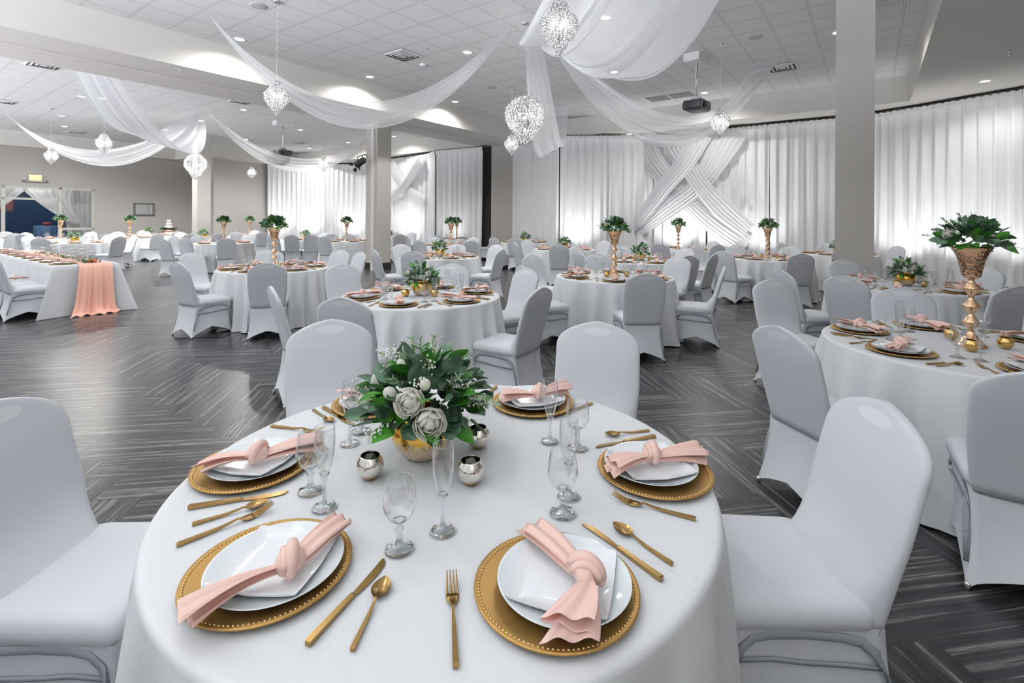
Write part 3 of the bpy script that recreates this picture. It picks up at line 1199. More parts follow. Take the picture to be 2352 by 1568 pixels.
#==CHAIR==
def backrest_mb(nz=26, na=26):
    def hw(z):
        if z < .62:
            return .200 + (.222 - .200) * max(0, z - .40) / .22
        if z < .80:
            return .222
        # rounded shoulders rising to a low central crown
        q_ = min(1.0, (z - .80) / .14)
        return .222 * max(0.0, 1 - q_ ** 2.6) ** .75
    zs = [.375 + .425 * i / 10 for i in range(11)] + [.80 + .14 * (1 - (1 - k / 22) ** 1.7) for k in range(23)]
    zs = sorted(set(round(z, 4) for z in zs))
    rows = []
    for z in zs:
        k = (z - .45) / .49
        yc = -.205 - .115 * k - .02 * k * k
        w = max(hw(z), .002)
        th = .024 if z < .8 else .024 - .012 * (z - .8) / .14
        ff = max(0, 1 - (z - .44) / .17) ** 2 * .085 if z > .40 else .085
        row = []
        for i in range(na):
            a = 2 * pi * i / na
            ca, sa = cos(a), sin(a)
            x = w * (abs(ca) ** .35) * (1 if ca > 0 else -1)
            front = sa > 0
            yy = th * (abs(sa) ** .6) * (1 if front else -1)
            if front:
                yy += ff * (1 - (abs(x) / w) ** 6)
                yy += .004 * cos(x * 7)
            row.append((x, yc + yy, z))
        rows.append(row)
    m = MB()
    m.grid(rows, True, True, True)
    return m


def rrect(hx, hy, r, n=5):
    pts = []
    for cx, cy, a0 in ((hx - r, hy - r, 0), (-hx + r, hy - r, pi / 2), (-hx + r, -hy + r, pi), (hx - r, -hy + r, 1.5 * pi)):
        for i in range(n + 1):
            a = a0 + pi / 2 * i / n
            pts.append((cx + r * cos(a), cy + r * sin(a)))
    return pts


def seat_mb():
    rows = []
    for z, s, r in ((.385, -.012, .03), (.395, 0, .035), (.42, .004, .04), (.445, 0, .045), (.458, -.012, .05), (.466, -.035, .06), (.470, -.08, .06), (.474, -.14, .03), (.475, -.195, .004)):
        ring_ = rrect(.218 + s, .205 + s, max(r, .003))
        rows.append([(x * (1 - .05 * max(0, -y) / .2), y + .022, z) for x, y in ring_])
    return MB().grid(rows, True, True, True)


def skirt_rows(hem_side=.115, hem_front=.13, hem_back=.10, m=14, nv=9):
    top = [(.214, .222), (-.214, .222), (-.200, -.204), (.200, -.204)]
    foot = [(.212, .232), (-.212, .232), (-.222, -.275), (.222, -.275)]
    hems = [hem_front, hem_side, hem_back, hem_side]   # between corner k and k+1
    rows = [[] for _ in range(nv + 1)]
    for k in range(4):
        t0, t1, f0, f1 = top[k], top[(k + 1) % 4], foot[k], foot[(k + 1) % 4]
        for j in range(m):
            s = j / m
            tx, ty = t0[0] + (t1[0] - t0[0]) * s, t0[1] + (t1[1] - t0[1]) * s
            fx, fy = f0[0] + (f1[0] - f0[0]) * s, f0[1] + (f1[1] - f0[1]) * s
            e_ = 1 - abs(2 * s - 1)
            hz = .004 + hems[k] * min(1, (e_ ** .62)) * (1 if e_ > 0 else 0)
            for i in range(nv + 1):
                v = i / nv
                x = tx + (fx - tx) * v
                y = ty + (fy - ty) * v
                z = .395 + (hz - .395) * v
                c = .018 * (4 * s * (1 - s)) * sin(pi * min(1, v * 1.0))
                if k % 2 == 0:
                    y -= c if k == 0 else -c
                else:
                    x += c if k == 1 else -c
                if i > 0:   # waist in at corners under the seat
                    cc = .012 * sin(pi * v) * (1 - e_)
                    x -= cc * (1 if x > 0 else -1)
                    y -= cc * (1 if y > 0 else -1)
                rows[i].append((x, y, z))
    return rows


def chair_parts():
    b = backrest_mb()
    s = seat_mb()
    k = MB().grid(skirt_rows(), True)
    fr_ = []
    for sx in (1, -1):
        pts = []
        for y, z in ((-.245, .10), (-.222, .20), (-.20, .285), (-.175, .335), (-.14, .362), (-.09, .372), (0, .376), (.10, .374), (.15, .365), (.185, .335), (.203, .28), (.212, .20), (.219, .12)):
            s_ = (.22 - y) / .46
            c = .018 * 4 * s_ * (1 - s_) * .55 if 0 < s_ < 1 else 0
            pts.append((sx * (.2145 - c), y, z))
        a = MB().tube(pts, .0125, 8, .28, cap=True)
        bar = [(sx * (.2145 - .018 * 4 * ((.22 - y) / .46) * (1 - (.22 - y) / .46) * .8), y, .295 + .01 * (y > 0)) for y in (-.19, -.1, 0, .1, .2)]
        c_ = MB().tube(bar, .007, 6, .35)
        fr_.append((a, c_))
    return b, s, k, fr_


cb_, cs_, ck_, cf_ = chair_parts()
me_b = cb_.mesh('backrest', MAT['chair'])
me_s = cs_.mesh('seat', MAT['chair_side'])
me_k = ck_.mesh('skirt', MAT['chair_side'])
me_f = [(a.mesh('frame_tube', MAT['chair_tube']), c.mesh('cross_bar', MAT['chair_tube'])) for a, c in cf_]
foot_me = MB().lathe([(.011, 0), (.012, .02), (.010, .03)], 8, None, True, True).mesh('foot', MAT['chrome'])
far_chair_me = MB().join(cb_).join(cs_).join(ck_).mesh('banquet_chair', MAT['chair'])


def make_chair():
    t = tag(mk('banquet_chair', None), '', 'chair')
    mk('backrest', me_b, t)
    mk('seat', me_s, t)
    sk_ = mk('cover_skirt', me_k, t)
    for a, c in me_f:
        mk('frame_tube', a, sk_)
        mk('cross_bar', c, sk_)
    for x, y in ((.208, .227), (-.208, .227), (-.216, -.268), (.216, -.268)):
        mk('foot', foot_me, t, (x, y, 0))
    return t


chair_near = make_chair()
chair_far = tag(mk('banquet_chair', far_chair_me), '', 'chair')


CENTRES, SEATED = [], []


def put_chair(x, y, face, label, group, far=False, sc=None):
    """face: direction the sitter looks to (radians, world)"""
    if y > 3:
        for _ in range(6):
            for tx, ty in CENTRES:
                d = hypot(x - tx, y - ty)
                if d < .985:
                    x, y = tx + (x - tx) / d * .985, ty + (y - ty) / d * .985
            for tx, ty in SEATED:
                d = hypot(x - tx, y - ty)
                if 0 < d < .46:
                    x, y = tx + (x - tx) / d * .46, ty + (y - ty) / d * .46
    SEATED.append((x, y))
    place(chair_far if far else chair_near, (x, y, 0), face - pi / 2, label, group, sc)


#==TABLE==
def cloth_mb(R=.755, seed=1, seg=224, drop=TT, big=.125, kf=1.0):
    rnd = random.Random(seed)
    comps = [(k, rnd.uniform(.5, 1) / (1 + .05 * k), rnd.uniform(0, 6.28)) for k in (11, 15, 19, 24, 29)]
    tot = sum(c[1] for c in comps)

    def fold(a):
        v = sum(w * sin(k * a + p) for k, w, p in comps) / tot
        return v
    rows = []
    rad = .018
    for r in (.002, R * .3, R * .6, R * .85, R * .95, R - rad * 1.0):
        rows.append([(r * cos(2 * pi * i / seg), r * sin(2 * pi * i / seg), drop) for i in range(seg)])
    for k in range(1, 5):
        a = pi / 2 * k / 4
        r, z = R - rad + rad * sin(a), drop - rad + rad * cos(a)
        rows.append([(r * cos(2 * pi * i / seg), r * sin(2 * pi * i / seg), z) for i in range(seg)])
    nz = 12
    for k in range(1, nz + 1):
        t = k / nz
        z = (drop - rad) * (1 - t) + .006 * t
        row = []
        for i in range(seg):
            a = 2 * pi * i / seg
            f = fold(a)
            sh = math.tanh(2.6 * f)
            r = R + .010 * t + big * kf * (t ** .65) * (sh * .62 + .42)
            zz = z
            if k == nz:
                zz += .006 * (1 + sin(7 * a + 3 * f))
            if t > .93:
                r += .012
            row.append((r * cos(a), r * sin(a), zz))
        rows.append(row)
    return MB().grid(rows, True)


cloth_mes = [cloth_mb(seed=s_, seg=208).mesh('round_tablecloth', MAT['cloth']) for s_ in (3, 8, 14)]
cloth_lo = cloth_mb(seed=5, seg=110).mesh('round_tablecloth', MAT['cloth'])

# --- tableware meshes (origin at the base)
charger_me = MB().lathe([(.001, .004), (.105, .004), (.118, .006), (.147, .011), (.161, .015), (.164, .014), (.164, .011), (.147, .006), (.118, .001), (.001, .0)], 72).mesh('charger_plate', MAT['charger'])
bm_ = MB()
for k in range(112):
    a = 2 * pi * k / 112
    bm_.ball((.1545 * cos(a), .1545 * sin(a), .0135), .0027, 6, 4, .8)
beads_me = bm_.mesh('beaded_rim', simple('bead_gold', (.80, .56, .24), .25, .9))
plate_me = MB().lathe([(.001, .006), (.075, .006), (.085, .008), (.11, .015), (.130, .022), (.1335, .0235), (.134, .022), (.112, .011), (.085, .001), (.001, 0)], 64).mesh('dinner_plate', MAT['china'])


def square_plate():
    rows = []
    H = .098

    def z_at(x, y, k):
        r = max(abs(x), abs(y)) / H
        c = (abs(x) * abs(y)) / (H * H)
        lift = .004 + .007 * max(0, (r - .70) / .30) ** 1.5 + .007 * c * max(0, (r - .70) / .30)
        return lift * k
    n = 14
    top, bot = [], []
    for i in range(n + 1):
        rt, rb = [], []
        for j in range(n + 1):
            x, y = H * (2 * i / n - 1), H * (2 * j / n - 1)
            rr = hypot(x, y)
            pull = 1 - .03 * (abs(x * y) / (H * H)) ** 4
            rt.append((x * pull, y * pull, .004 + z_at(x, y, 1)))
            rb.append((x * pull * .98, y * pull * .98, z_at(x, y, 1)))
        top.append(rt)
        bot.append(rb)
    m = MB().grid(top)
    m.grid(bot[::-1])
    o1 = [top[0][j] for j in range(n + 1)] + [top[i][n] for i in range(1, n + 1)] + [top[n][j] for j in range(n - 1, -1, -1)] + [top[i][0] for i in range(n - 1, 0, -1)]
    o2 = [bot[0][j] for j in range(n + 1)] + [bot[i][n] for i in range(1, n + 1)] + [bot[n][j] for j in range(n - 1, -1, -1)] + [bot[i][0] for i in range(n - 1, 0, -1)]
    m.grid([o1, o2], True)
    return m


square_me = square_plate().mesh('square_plate', MAT['china_sq'])


def goblet_bowl(n=36):
    return MB().lathe([(.006, .062), (.018, .066), (.029, .076), (.0365, .092), (.039, .108), (.037, .126), (.0335, .145), (.0318, .156)], n)


def goblet_stem(n=28):
    return MB().lathe([(.001, .001), (.033, .001), (.0345, .003), (.030, .006), (.016, .010), (.010, .016), (.0075, .026), (.0072, .040), (.010, .048), (.008, .055), (.0105, .063), (.016, .067), (.006, .070), (.001, .071)], n)


def flute_bowl(n=32):
    return MB().lathe([(.005, .080), (.011, .090), (.018, .108), (.0235, .135), (.026, .165), (.0255, .190), (.024, .207)], n)


def flute_stem(n=26):
    return MB().lathe([(.001, .001), (.031, .001), (.0325, .003), (.026, .006), (.012, .010), (.006, .018), (.0048, .035), (.0048, .06), (.008, .072), (.0105, .082), (.0125, .091), (.005, .092), (.001, .092)], n)


rim_g = MB().tube([(.0318 * cos(2 * pi * k / 36), .0318 * sin(2 * pi * k / 36), .156) for k in range(37)], .0009, 5, cap=False)
rim_f = MB().tube([(.024 * cos(2 * pi * k / 32), .024 * sin(2 * pi * k / 32), .207) for k in range(33)], .0009, 5, cap=False)
gb_me, gs_me, gr_me = goblet_bowl().mesh('bowl', MAT['glass']), goblet_stem().mesh('stem', MAT['stem']), rim_g.mesh('rim', MAT['stem'])
fb_me, fs_me, fr_me = flute_bowl().mesh('bowl', MAT['glass']), flute_stem().mesh('stem', MAT['stem']), rim_f.mesh('rim', MAT['stem'])
gfar_me = goblet_bowl(14).join(goblet_stem(12)).mesh('water_goblet', MAT['glass'])
ffar_me = flute_bowl(12).join(flute_stem(10)).mesh('champagne_flute', MAT['glass'])


def trio(name, cat, meshes):
    t = tag(mk(name, None), '', cat)
    first = None
    for nme, me in meshes:
        o_ = mk(nme, me, first if nme in ('rim', 'beaded_rim') else t)
        first = first or o_
    return t


P_charger = trio('charger_plate', 'charger', (('dish', charger_me), ('beaded_rim', beads_me)))
P_charger_far = tag(mk('charger_plate', charger_me), '', 'charger')
P_plate = tag(mk('dinner_plate', plate_me), '', 'plate')
P_square = tag(mk('square_plate', square_me), '', 'plate')
P_goblet = trio('water_goblet', 'glass', (('bowl', gb_me), ('stem', gs_me), ('rim', gr_me)))
P_flute = trio('champagne_flute', 'glass', (('bowl', fb_me), ('stem', fs_me), ('rim', fr_me)))
P_goblet_far = tag(mk('water_goblet', gfar_me), '', 'glass')
P_flute_far = tag(mk('champagne_flute', ffar_me), '', 'glass')


# cutlery: x along the handle, handle end at -x
def knife():
    hnd = MB()
    hnd.grid([[(x, -w, 0.001), (x, w, 0.001), (x, w, h), (x, -w, h)] for x, w, h in ((-.118, .0055, .009), (-.116, .0062, .010), (.0, .0048, .008), (.006, .004, .006))], True, True, True)
    bl = MB()
    rows = []
    for x, lo, hi in ((.004, -.0038, .0038), (.012, -.0065, .0045), (.04, -.0095, .0055), (.075, -.0100, .0065), (.095, -.0075, .0075), (.108, -.002, .0085), (.114, .0045, .0075)):
        rows.append([(x, lo, .002), (x, lo, .0028), (x, hi, .0042), (x, hi, .002)])
    bl.grid(rows, True, True, True)
    return hnd, bl


def handle_mb(x0=-.112):
    return MB().grid([[(x, -w, z), (x, w, z), (x, w, z + h), (x, -w, z + h)] for x, w, h, z in ((x0, .0048, .0062, .001), (x0 + .002, .0053, .007, .001), (-.03, .0036, .0055, .002), (.0, .0026, .004, .006), (.012, .0028, .003, .009), (.022, .0035, .0025, .007))], True, True, True)


def spoon_head():
    rows = []
    n, m = 12, 9
    for i in range(n + 1):
        t = i / n
        x = .018 + .062 * t
        w = .0205 * (sin(pi * min(1, t * .92 + .06)) ** .75) * (.85 + .3 * (1 - t)) + .001
        row = []
        for j in range(m + 1):
            c = 2 * j / m - 1
            z = .0095 - .0075 * (1 - c * c) * sin(pi * min(1, t * .9 + .08)) + .002 * t
            row.append((x, c * w, z))
        rows.append(row)
    return MB().grid(rows)


def fork_head():
    m = MB()
    rows = []
    for x, w, z in ((.018, .0035, .007), (.024, .007, .0045), (.032, .0115, .0025), (.042, .0125, .002), (.050, .0125, .003)):
        rows.append([(x, -w, z + .0006), (x, -w * .4, z), (x, w * .4, z), (x, w, z + .0006)])
    rows2 = [[(a, b, c + .0018) for a, b, c in r] for r in rows]
    m.grid([r + r2[::-1] for r, r2 in zip(rows, rows2)], True, True, True)
    for y0 in (-.0105, -.0035, .0035, .0105):
        pts = [(.048 + .012 * k, y0 * (1 - .03 * k), z) for k, z in enumerate((.0042, .0055, .009, .014, .019))]
        m.tube(pts, [.0021, .002, .0018, .0015, .0008], 6)
    return m


kh, kb = knife()
P_knife = trio('gold_knife', 'knife', (('handle', kh.mesh('handle', MAT['gold'], False)), ('blade', kb.mesh('blade', MAT['gold'], False))))
P_spoon = trio('gold_spoon', 'spoon', (('handle', handle_mb().mesh('handle', MAT['gold'], False)), ('spoon_bowl', spoon_head().mesh('spoon_bowl', MAT['gold']))))
P_fork = trio('gold_fork', 'fork', (('handle', handle_mb().mesh('handle', MAT['gold'], False)), ('tines', fork_head().mesh('tines', MAT['gold']))))


# knotted napkin: x along its length, knot at the origin
def tail_mb(seed, L=.15, Wd=.085, H=.03, n=18, m=46, droop=.0, fan=1.0, e=.8):
    rnd = random.Random(seed)
    ph = [rnd.uniform(0, 6.28) for _ in range(5)]
    bend = rnd.uniform(-.03, .03)
    rows = []
    for i in range(n + 1):
        t = i / n
        w = .019 + (Wd - .019) * (t ** e) * fan
        h = .017 + (H - .017) * (t ** 1.3)
        x = .012 + L * t
        yo = bend * t * t
        zo = .018 + .008 * sin(pi * t) - droop * t * t
        row = []
        for j in range(m + 1):
            c = j / m
            a = 3 * pi * c
            y = -w / 2 * cos(a) * (1 - .10 * sin(5 * c + ph[1]) * t)
            z = (c - .5) * h + .003 * t * sin(3 * c * pi + ph[2]) + .0038 * (.3 + t) * sin(12 * y / w + ph[3] + 1.5 * t)
            xx = x + .010 * t * sin(a * .5 + ph[0]) + .006 * t * (c - .5)
            row.append((xx, y + yo, zo + z))
        rows.append(row)
    return MB().grid(rows)


def knot_mb(seed):
    m = MB()
    rnd = random.Random(seed)
    ph = rnd.uniform(0, 6)
    rows = []
    nr, na = 18, 24
    for i in range(nr + 1):
        u = pi * i / nr
        row = []
        for j in range(na):
            a = 2 * pi * j / na
            r = 1 + .11 * sin(2 * a + 3.2 * u + ph) + .05 * sin(5 * a - 2 * u)
            row.append((.030 * -cos(u), .0255 * sin(u) * cos(a) * r, .026 + .0235 * sin(u) * sin(a) * r))
        rows.append(row)
    m.grid(rows, True)
    # the wrap that crosses the knot diagonally
    pts, rr = [], []
    for k in range(15):
        a = -.5 + (pi + 1.0) * k / 14
        pts.append((.012 * cos(a * .8 + .3) - .004, .029 * cos(a), .026 + .027 * sin(a)))
        rr.append(.0115 * (.75 + .35 * sin(pi * k / 14)))
    m.tube(pts, rr, 10)
    pts = [(.020 - .002 * k, .027 * cos(.2 + .33 * k), .024 + .026 * sin(.2 + .33 * k)) for k in range(9)]
    m.tube(pts, .008, 8)
    return m


def napkin(seed, a=(.15, .085, .03, .6), b=(.15, .085, .03, .9)):
    t = tag(mk('knotted_napkin', None), '', 'napkin')
    for k, (L, Wd, H, e) in enumerate((a, b)):
        mm = tail_mb(seed * 3 + k, L, Wd, H, e=e)
        if k:
            mm.v = [(-x, -y, z) for x, y, z in mm.v]
        o = mm.obj('tail', MAT['napkin'], t)
        s = o.modifiers.new('thickness', 'SOLIDIFY')
        s.thickness = .0011
    knot_mb(seed).obj('knot', MAT['napkin'], t)
    return t


NAPS = [napkin(1), napkin(2, (.11, .085, .045, .9), (.17, .068, .022, .35)), napkin(3, (.13, .07, .024, .35), (.19, .085, .04, 1.3)), napkin(4, (.13, .09, .03, .6), (.15, .08, .034, .7))]
nf = MB()
for k in (0, 1):
    q_ = tail_mb(5 + k, .13, .085, .03, 6, 18)
    if k:
        q_.v = [(-x, -y, z) for x, y, z in q_.v]
    nf.join(q_)
nf.join(MB().ball((0, 0, .026), .026, 10, 6, .9))
P_nap_far = tag(mk('knotted_napkin', nf.mesh('knotted_napkin', MAT['napkin'])), '', 'napkin')


# votive: squat mercury-glass ball
def votive(mat):
    t = tag(mk('votive_holder', None), '', 'candle holder')
    MB().lathe([(.001, .001), (.018, .001), (.020, .005), (.028, .012), (.0365, .026), (.0385, .040), (.035, .054), (.028, .064), (.0265, .068), (.0255, .066), (.031, .052), (.033, .038), (.024, .012), (.001, .009)], 28).obj('glass_ball', MAT[mat], t)
    MB().lathe([(.001, .022), (.019, .022), (.0195, .02), (.0195, .010), (.001, .010)], 16).obj('tealight', MAT['candle'], t)
    return t


P_vot_s, P_vot_g = votive('merc_s'), votive('merc_g')

#==FLOWERS==
def leaf(m, base, d, L, w, seed, round_=False, nn=5):
    """curved leaf from base along d"""
    rnd = random.Random(seed)
    d = Vector(d).normalized()
    up = Vector((0, 0, 1))
    s = d.cross(up)
    if s.length < .1:
        s = Vector((1, 0, 0))
    s.normalize()
    s = (Matrix.Rotation(rnd.uniform(-.9, .9), 3, d) @ s)
    u = s.cross(d)
    curl = rnd.uniform(-.1, .35)
    rows = []
    base = Vector(base)
    for i in range(nn + 1):
        t = i / nn
        if round_:
            ww = w * sqrt(max(0, 1 - (2 * t - 1) ** 2)) + .0006
        else:
            ww = w * (sin(pi * t ** .85) ** .8) + .0006
        p = base + d * (L * t) - u * (curl * L * t * t)
        row = []
        for j in (-1, -.5, 0, .5, 1):
            row.append(tuple(p + s * (j * ww) + u * (abs(j) * ww * .28)))
        rows.append(row)
    m.grid(rows)


def rose(R, seed):
    rnd = random.Random(seed)
    m = MB()
    for k in range(22):
        f = k / 21
        a = k * 2.399 + rnd.uniform(-.2, .2)
        Rf = R * (.30 + .70 * f ** .9)
        th1 = radians(18 + 52 * f ** 1.3)
        half = .85 if f > .3 else 1.25
        rows = []
        for i in range(6):
            t = i / 5
            row = []
            for j in range(7):
                c = (j / 6 - .5) * 2
                th = radians(150) + (th1 - radians(150)) * t * (1 - .10 * c * c)
                rr = Rf * (1 + .10 * t ** 4 + .05 * c * c * t) + .03 * R * sin(3 * c + k) * t
                ang = a + c * half * (.55 + .45 * sin(pi * (.15 + .7 * t)))
                row.append((rr * sin(th) * cos(ang), rr * sin(th) * sin(ang), rr * cos(th) * .92))
            rows.append(row)
        m.grid(rows)
    m.ball((0, 0, R * .28), R * .30, 10, 6)
    return m


rose_me = rose(.034, 1).mesh('rose', MAT['petal'])
bud_me = MB().ball((0, 0, .0), .014, 10, 7, 1.35).mesh('bud', MAT['petal'])


def bouquet(parent, z0, rx, h, nd, nb, seed, roses, buds, sprigs=14, leafs=.05, low=-.25, down=0):
    rnd = random.Random(seed)
    md, mb_, mp, mt, mw = MB(), MB(), MB(), MB(), MB()

    def dirn(lo=low):
        a = rnd.uniform(0, 2 * pi)
        e_ = rnd.uniform(lo, 1)
        c = sqrt(max(0, 1 - e_ * e_))
        return Vector((cos(a) * c, sin(a) * c, e_))

    def pos(d, k):
        return Vector((d.x * rx * k, d.y * rx * k, z0 + max(d.z, -.5) * h * k))
    for i in range(nd):
        d = dirn()
        k = rnd.uniform(.35, .82)
        p = pos(d, k)
        dd = (d + Vector((rnd.uniform(-.5, .5), rnd.uniform(-.5, .5), rnd.uniform(-.25, .5)))).normalized()
        leaf(md, p, dd, leafs * rnd.uniform(.75, 1.25), leafs * .40 * rnd.uniform(.8, 1.1), rnd.random(), rnd.random() < .6)
    for i in range(nb):
        d = dirn()
        p = pos(d, rnd.uniform(.35, .78))
        dd = (d + Vector((rnd.uniform(-.4, .4), rnd.uniform(-.4, .4), rnd.uniform(-.5, .3)))).normalized()
        leaf(mb_, p, dd, leafs * rnd.uniform(1.0, 1.55), leafs * .42, rnd.random())
    for i in range(sprigs):
        d = dirn(-.1)
        p0 = pos(d, .5)
        p1 = pos(d, rnd.uniform(.95, 1.22))
        pts = [tuple(p0.lerp(p1, t) + Vector((0, 0, .012 * sin(3 * t)))) for t in (0, .33, .66, 1)]
        mw.tube(pts, .0012, 4)
        flowery = i % 2 == 0
        for k in range(26):
            t = rnd.uniform(.3, 1.03)
            q = p0.lerp(p1, t)
            o_ = Vector((rnd.uniform(-1, 1), rnd.uniform(-1, 1), rnd.uniform(-1, 1))).normalized() * rnd.uniform(.006, .020) * (leafs / .05)
            if flowery:
                mt.ball(tuple(q + o_), .0030 * leafs / .05, 5, 3)
                if k % 3 == 0:
                    mw.tube([tuple(q), tuple(q + o_)], .0007, 3)
            else:
                leaf(mp, q, (o_ + (p1 - p0).normalized() * .02), .016 * leafs / .05, .0022, rnd.random(), nn=2)
    for nme, mm, mt_ in (('eucalyptus_leaves', md, 'leaf_d'), ('green_leaves', mb_, 'leaf_b'), ('pale_sprigs', mp, 'leaf_p'), ('filler_flowers', mt, 'tiny'), ('stems', mw, 'twig')):
        if mm.v:
            o = mm.obj(nme, MAT[mt_], parent)
            struct(o, 'stuff')
    for dx, dy, dz, s in roses:
        o = mk('rose', rose_me, parent, (dx * rx, dy * rx, z0 + dz * h))
        o.rotation_euler = Vector((dx, dy, max(dz, .1) * .6)).to_track_quat('Z', 'Y').to_euler()
        o.scale = (s,) * 3
    for dx, dy, dz, s in buds:
        o = mk('bud', bud_me, parent, (dx * rx, dy * rx, z0 + dz * h))
        o.rotation_euler = Vector((dx, dy, dz)).to_track_quat('Z', 'Y').to_euler()
        o.scale = (s,) * 3


bowl_prof = [(.001, .002), (.045, .002), (.060, .010), (.082, .035), (.0965, .068), (.098, .090), (.090, .118), (.072, .138), (.058, .146), (.054, .145), (.07, .13), (.086, .10), (.001, .02)]


def bowl_vase(seed, rx, h, nd, nb, roses, buds, sprigs, leafs):
    t = tag(mk('floral_centerpiece', None), '', 'centerpiece')
    MB().lathe(bowl_prof, 48).obj('gold_bowl', MAT['bowl'], t)
    bouquet(t, .155, rx, h, nd, nb, seed, roses, buds, sprigs, leafs)
    return t


bowlA = bowl_vase(5, .205, .175, 175, 56, [(-.03, -.88, .42, 1.2), (.24, -.92, .12, 1.28), (-.7, .1, .4, 1.0)],
                  [(-.33, -.72, .50, 1.25), (.14, -.68, .62, 1.15), (-.75, -.5, .3, .8), (-.25, -.4, .85, .9)], 36, .064)
bowlB = bowl_vase(9, .185, .185, 85, 34, [(-.1, -.75, .2, 1.0), (.7, .1, .35, .9), (-.6, .4, .35, .9)], [(.2, -.6, .6, .9), (-.5, -.5, .5, .9)], 16, .055)
bowlC = bowl_vase(12, .175, .165, 60, 26, [(.1, -.75, .2, .95), (-.6, .3, .35, .9)], [(.4, -.4, .6, .9)], 8, .056)


def tall_vase(seed):
    t = tag(mk('trumpet_vase_centerpiece', None), '', 'centerpiece')
    MB().lathe([(.001, .0), (.074, .0), (.076, .006), (.072, .012), (.056, .028), (.048, .045), (.032, .06), (.018, .078), (.016, .09)], 40, None, False, False).obj('base', MAT['rose_gold'], t)
    s = [(.016, .085)]
    for zc in (.145, .24, .345):
        s += [(.014, zc - .046), (.018, zc - .036), (.040, zc - .006), (.042, zc), (.040, zc + .006), (.018, zc + .036), (.014, zc + .046)]
    s += [(.016, .40), (.02, .405)]
    MB().lathe(s, 36).obj('beaded_stem', MAT['rose_gold_s'], t)
    MB().lathe([(.018, .400), (.038, .408), (.046, .425), (.052, .46), (.062, .51), (.078, .555), (.095, .583), (.1, .59), (.097, .588), (.074, .55), (.055, .50), (.04, .43), (.001, .42)], 48).obj('trumpet_cup', MAT['rose_gold'], t)
    bouquet(t, .61, .185, .165, 130, 50, seed, [(-.55, -.45, .35, .9), (.5, -.35, .2, .8), (.1, .6, .3, .9)], [(-.3, -.6, .4, .9)], 16, .058, low=-.12)
    return t


tallA = tall_vase(21)
tallB = tag(mk('trumpet_vase_centerpiece', None), '', 'centerpiece')
for c in list(tallA.children):
    pass


#==SETOUT==
def dirname(a):
    names = ['right side', 'far right side', 'far side', 'far left side', 'left side', 'near left side', 'near side', 'near right side']
    return names[int(round((a % (2 * pi)) / (pi / 4))) % 8]


def setting(cx, cy, a, phrase, lod, k, rnd, R=.755, items='all', rz_n=None, z=TT):
    """one place setting at direction a of a table"""
    d = Vector((cos(a), sin(a)))
    s = Vector((-d.y, d.x))     # to the sitter's left when looking in... sitter looks along -d, so s points right of the viewer
    c = Vector((cx, cy))
    rc = R - .205
    P = c + d * rc
    sd = dirname(a)
    far = lod >= 2
    g = 'on the ' + phrase

    def L(what):
        return '%s, %s of %s' % (what, sd, phrase)
    place(P_charger_far if far else P_charger, (P.x, P.y, z + .001), a, L('round gold charger'), 'gold charger plates')
    place(P_plate, (P.x, P.y, z + .0065), a, L('round white dinner plate'), 'white dinner plates')
    th = 0
    if lod < 2:
        place(P_square, (P.x, P.y, z + .0145), a + rnd.uniform(-.5, .5) + (pi / 4 if rnd.random() < .3 else 0), L('square white plate'), 'square white plates')
    na = (a + rnd.uniform(-.6, .6)) if rz_n is None else rz_n
    if lod < 2:
        place(NAPS[k % 4], (P.x, P.y, z + .024), na, L('knotted blush napkin'), 'knotted blush napkins')
    else:
        place(P_nap_far, (P.x, P.y, z + .020), na + pi / 2 * (rnd.random() < .5), L('knotted blush napkin'), 'knotted blush napkins')
    # sitter faces -d ; his right-hand side is  -s rotated: right = (-d) rotated -90deg
    r = Vector((-d.y, d.x))
    if lod < 2:
        kn = P + r * .225
        sp_ = P + r * .262
        fk = P - r * .215
        j = lambda: rnd.uniform(-.05, .05)
        place(P_knife, (kn.x, kn.y, z + .001), a + pi + j(), L('gold knife'), 'gold knives')
        place(P_spoon, (sp_.x, sp_.y, z + .001), a + pi + j(), L('gold spoon'), 'gold spoons')
        place(P_fork, (fk.x, fk.y, z + .001), a + pi + j(), L('gold fork'), 'gold forks')
    gb = c + d * (R - .40) + r * .16
    fl = c + d * (R - .45) + r * .235
    place(P_goblet_far if far else P_goblet, (gb.x, gb.y, z + .001), 0, L('clear stemmed water goblet'), 'water goblets')
    place(P_flute_far if far else P_flute, (fl.x, fl.y, z + .001), 0, L('clear champagne flute'), 'champagne flutes')


T_IDX = [0]


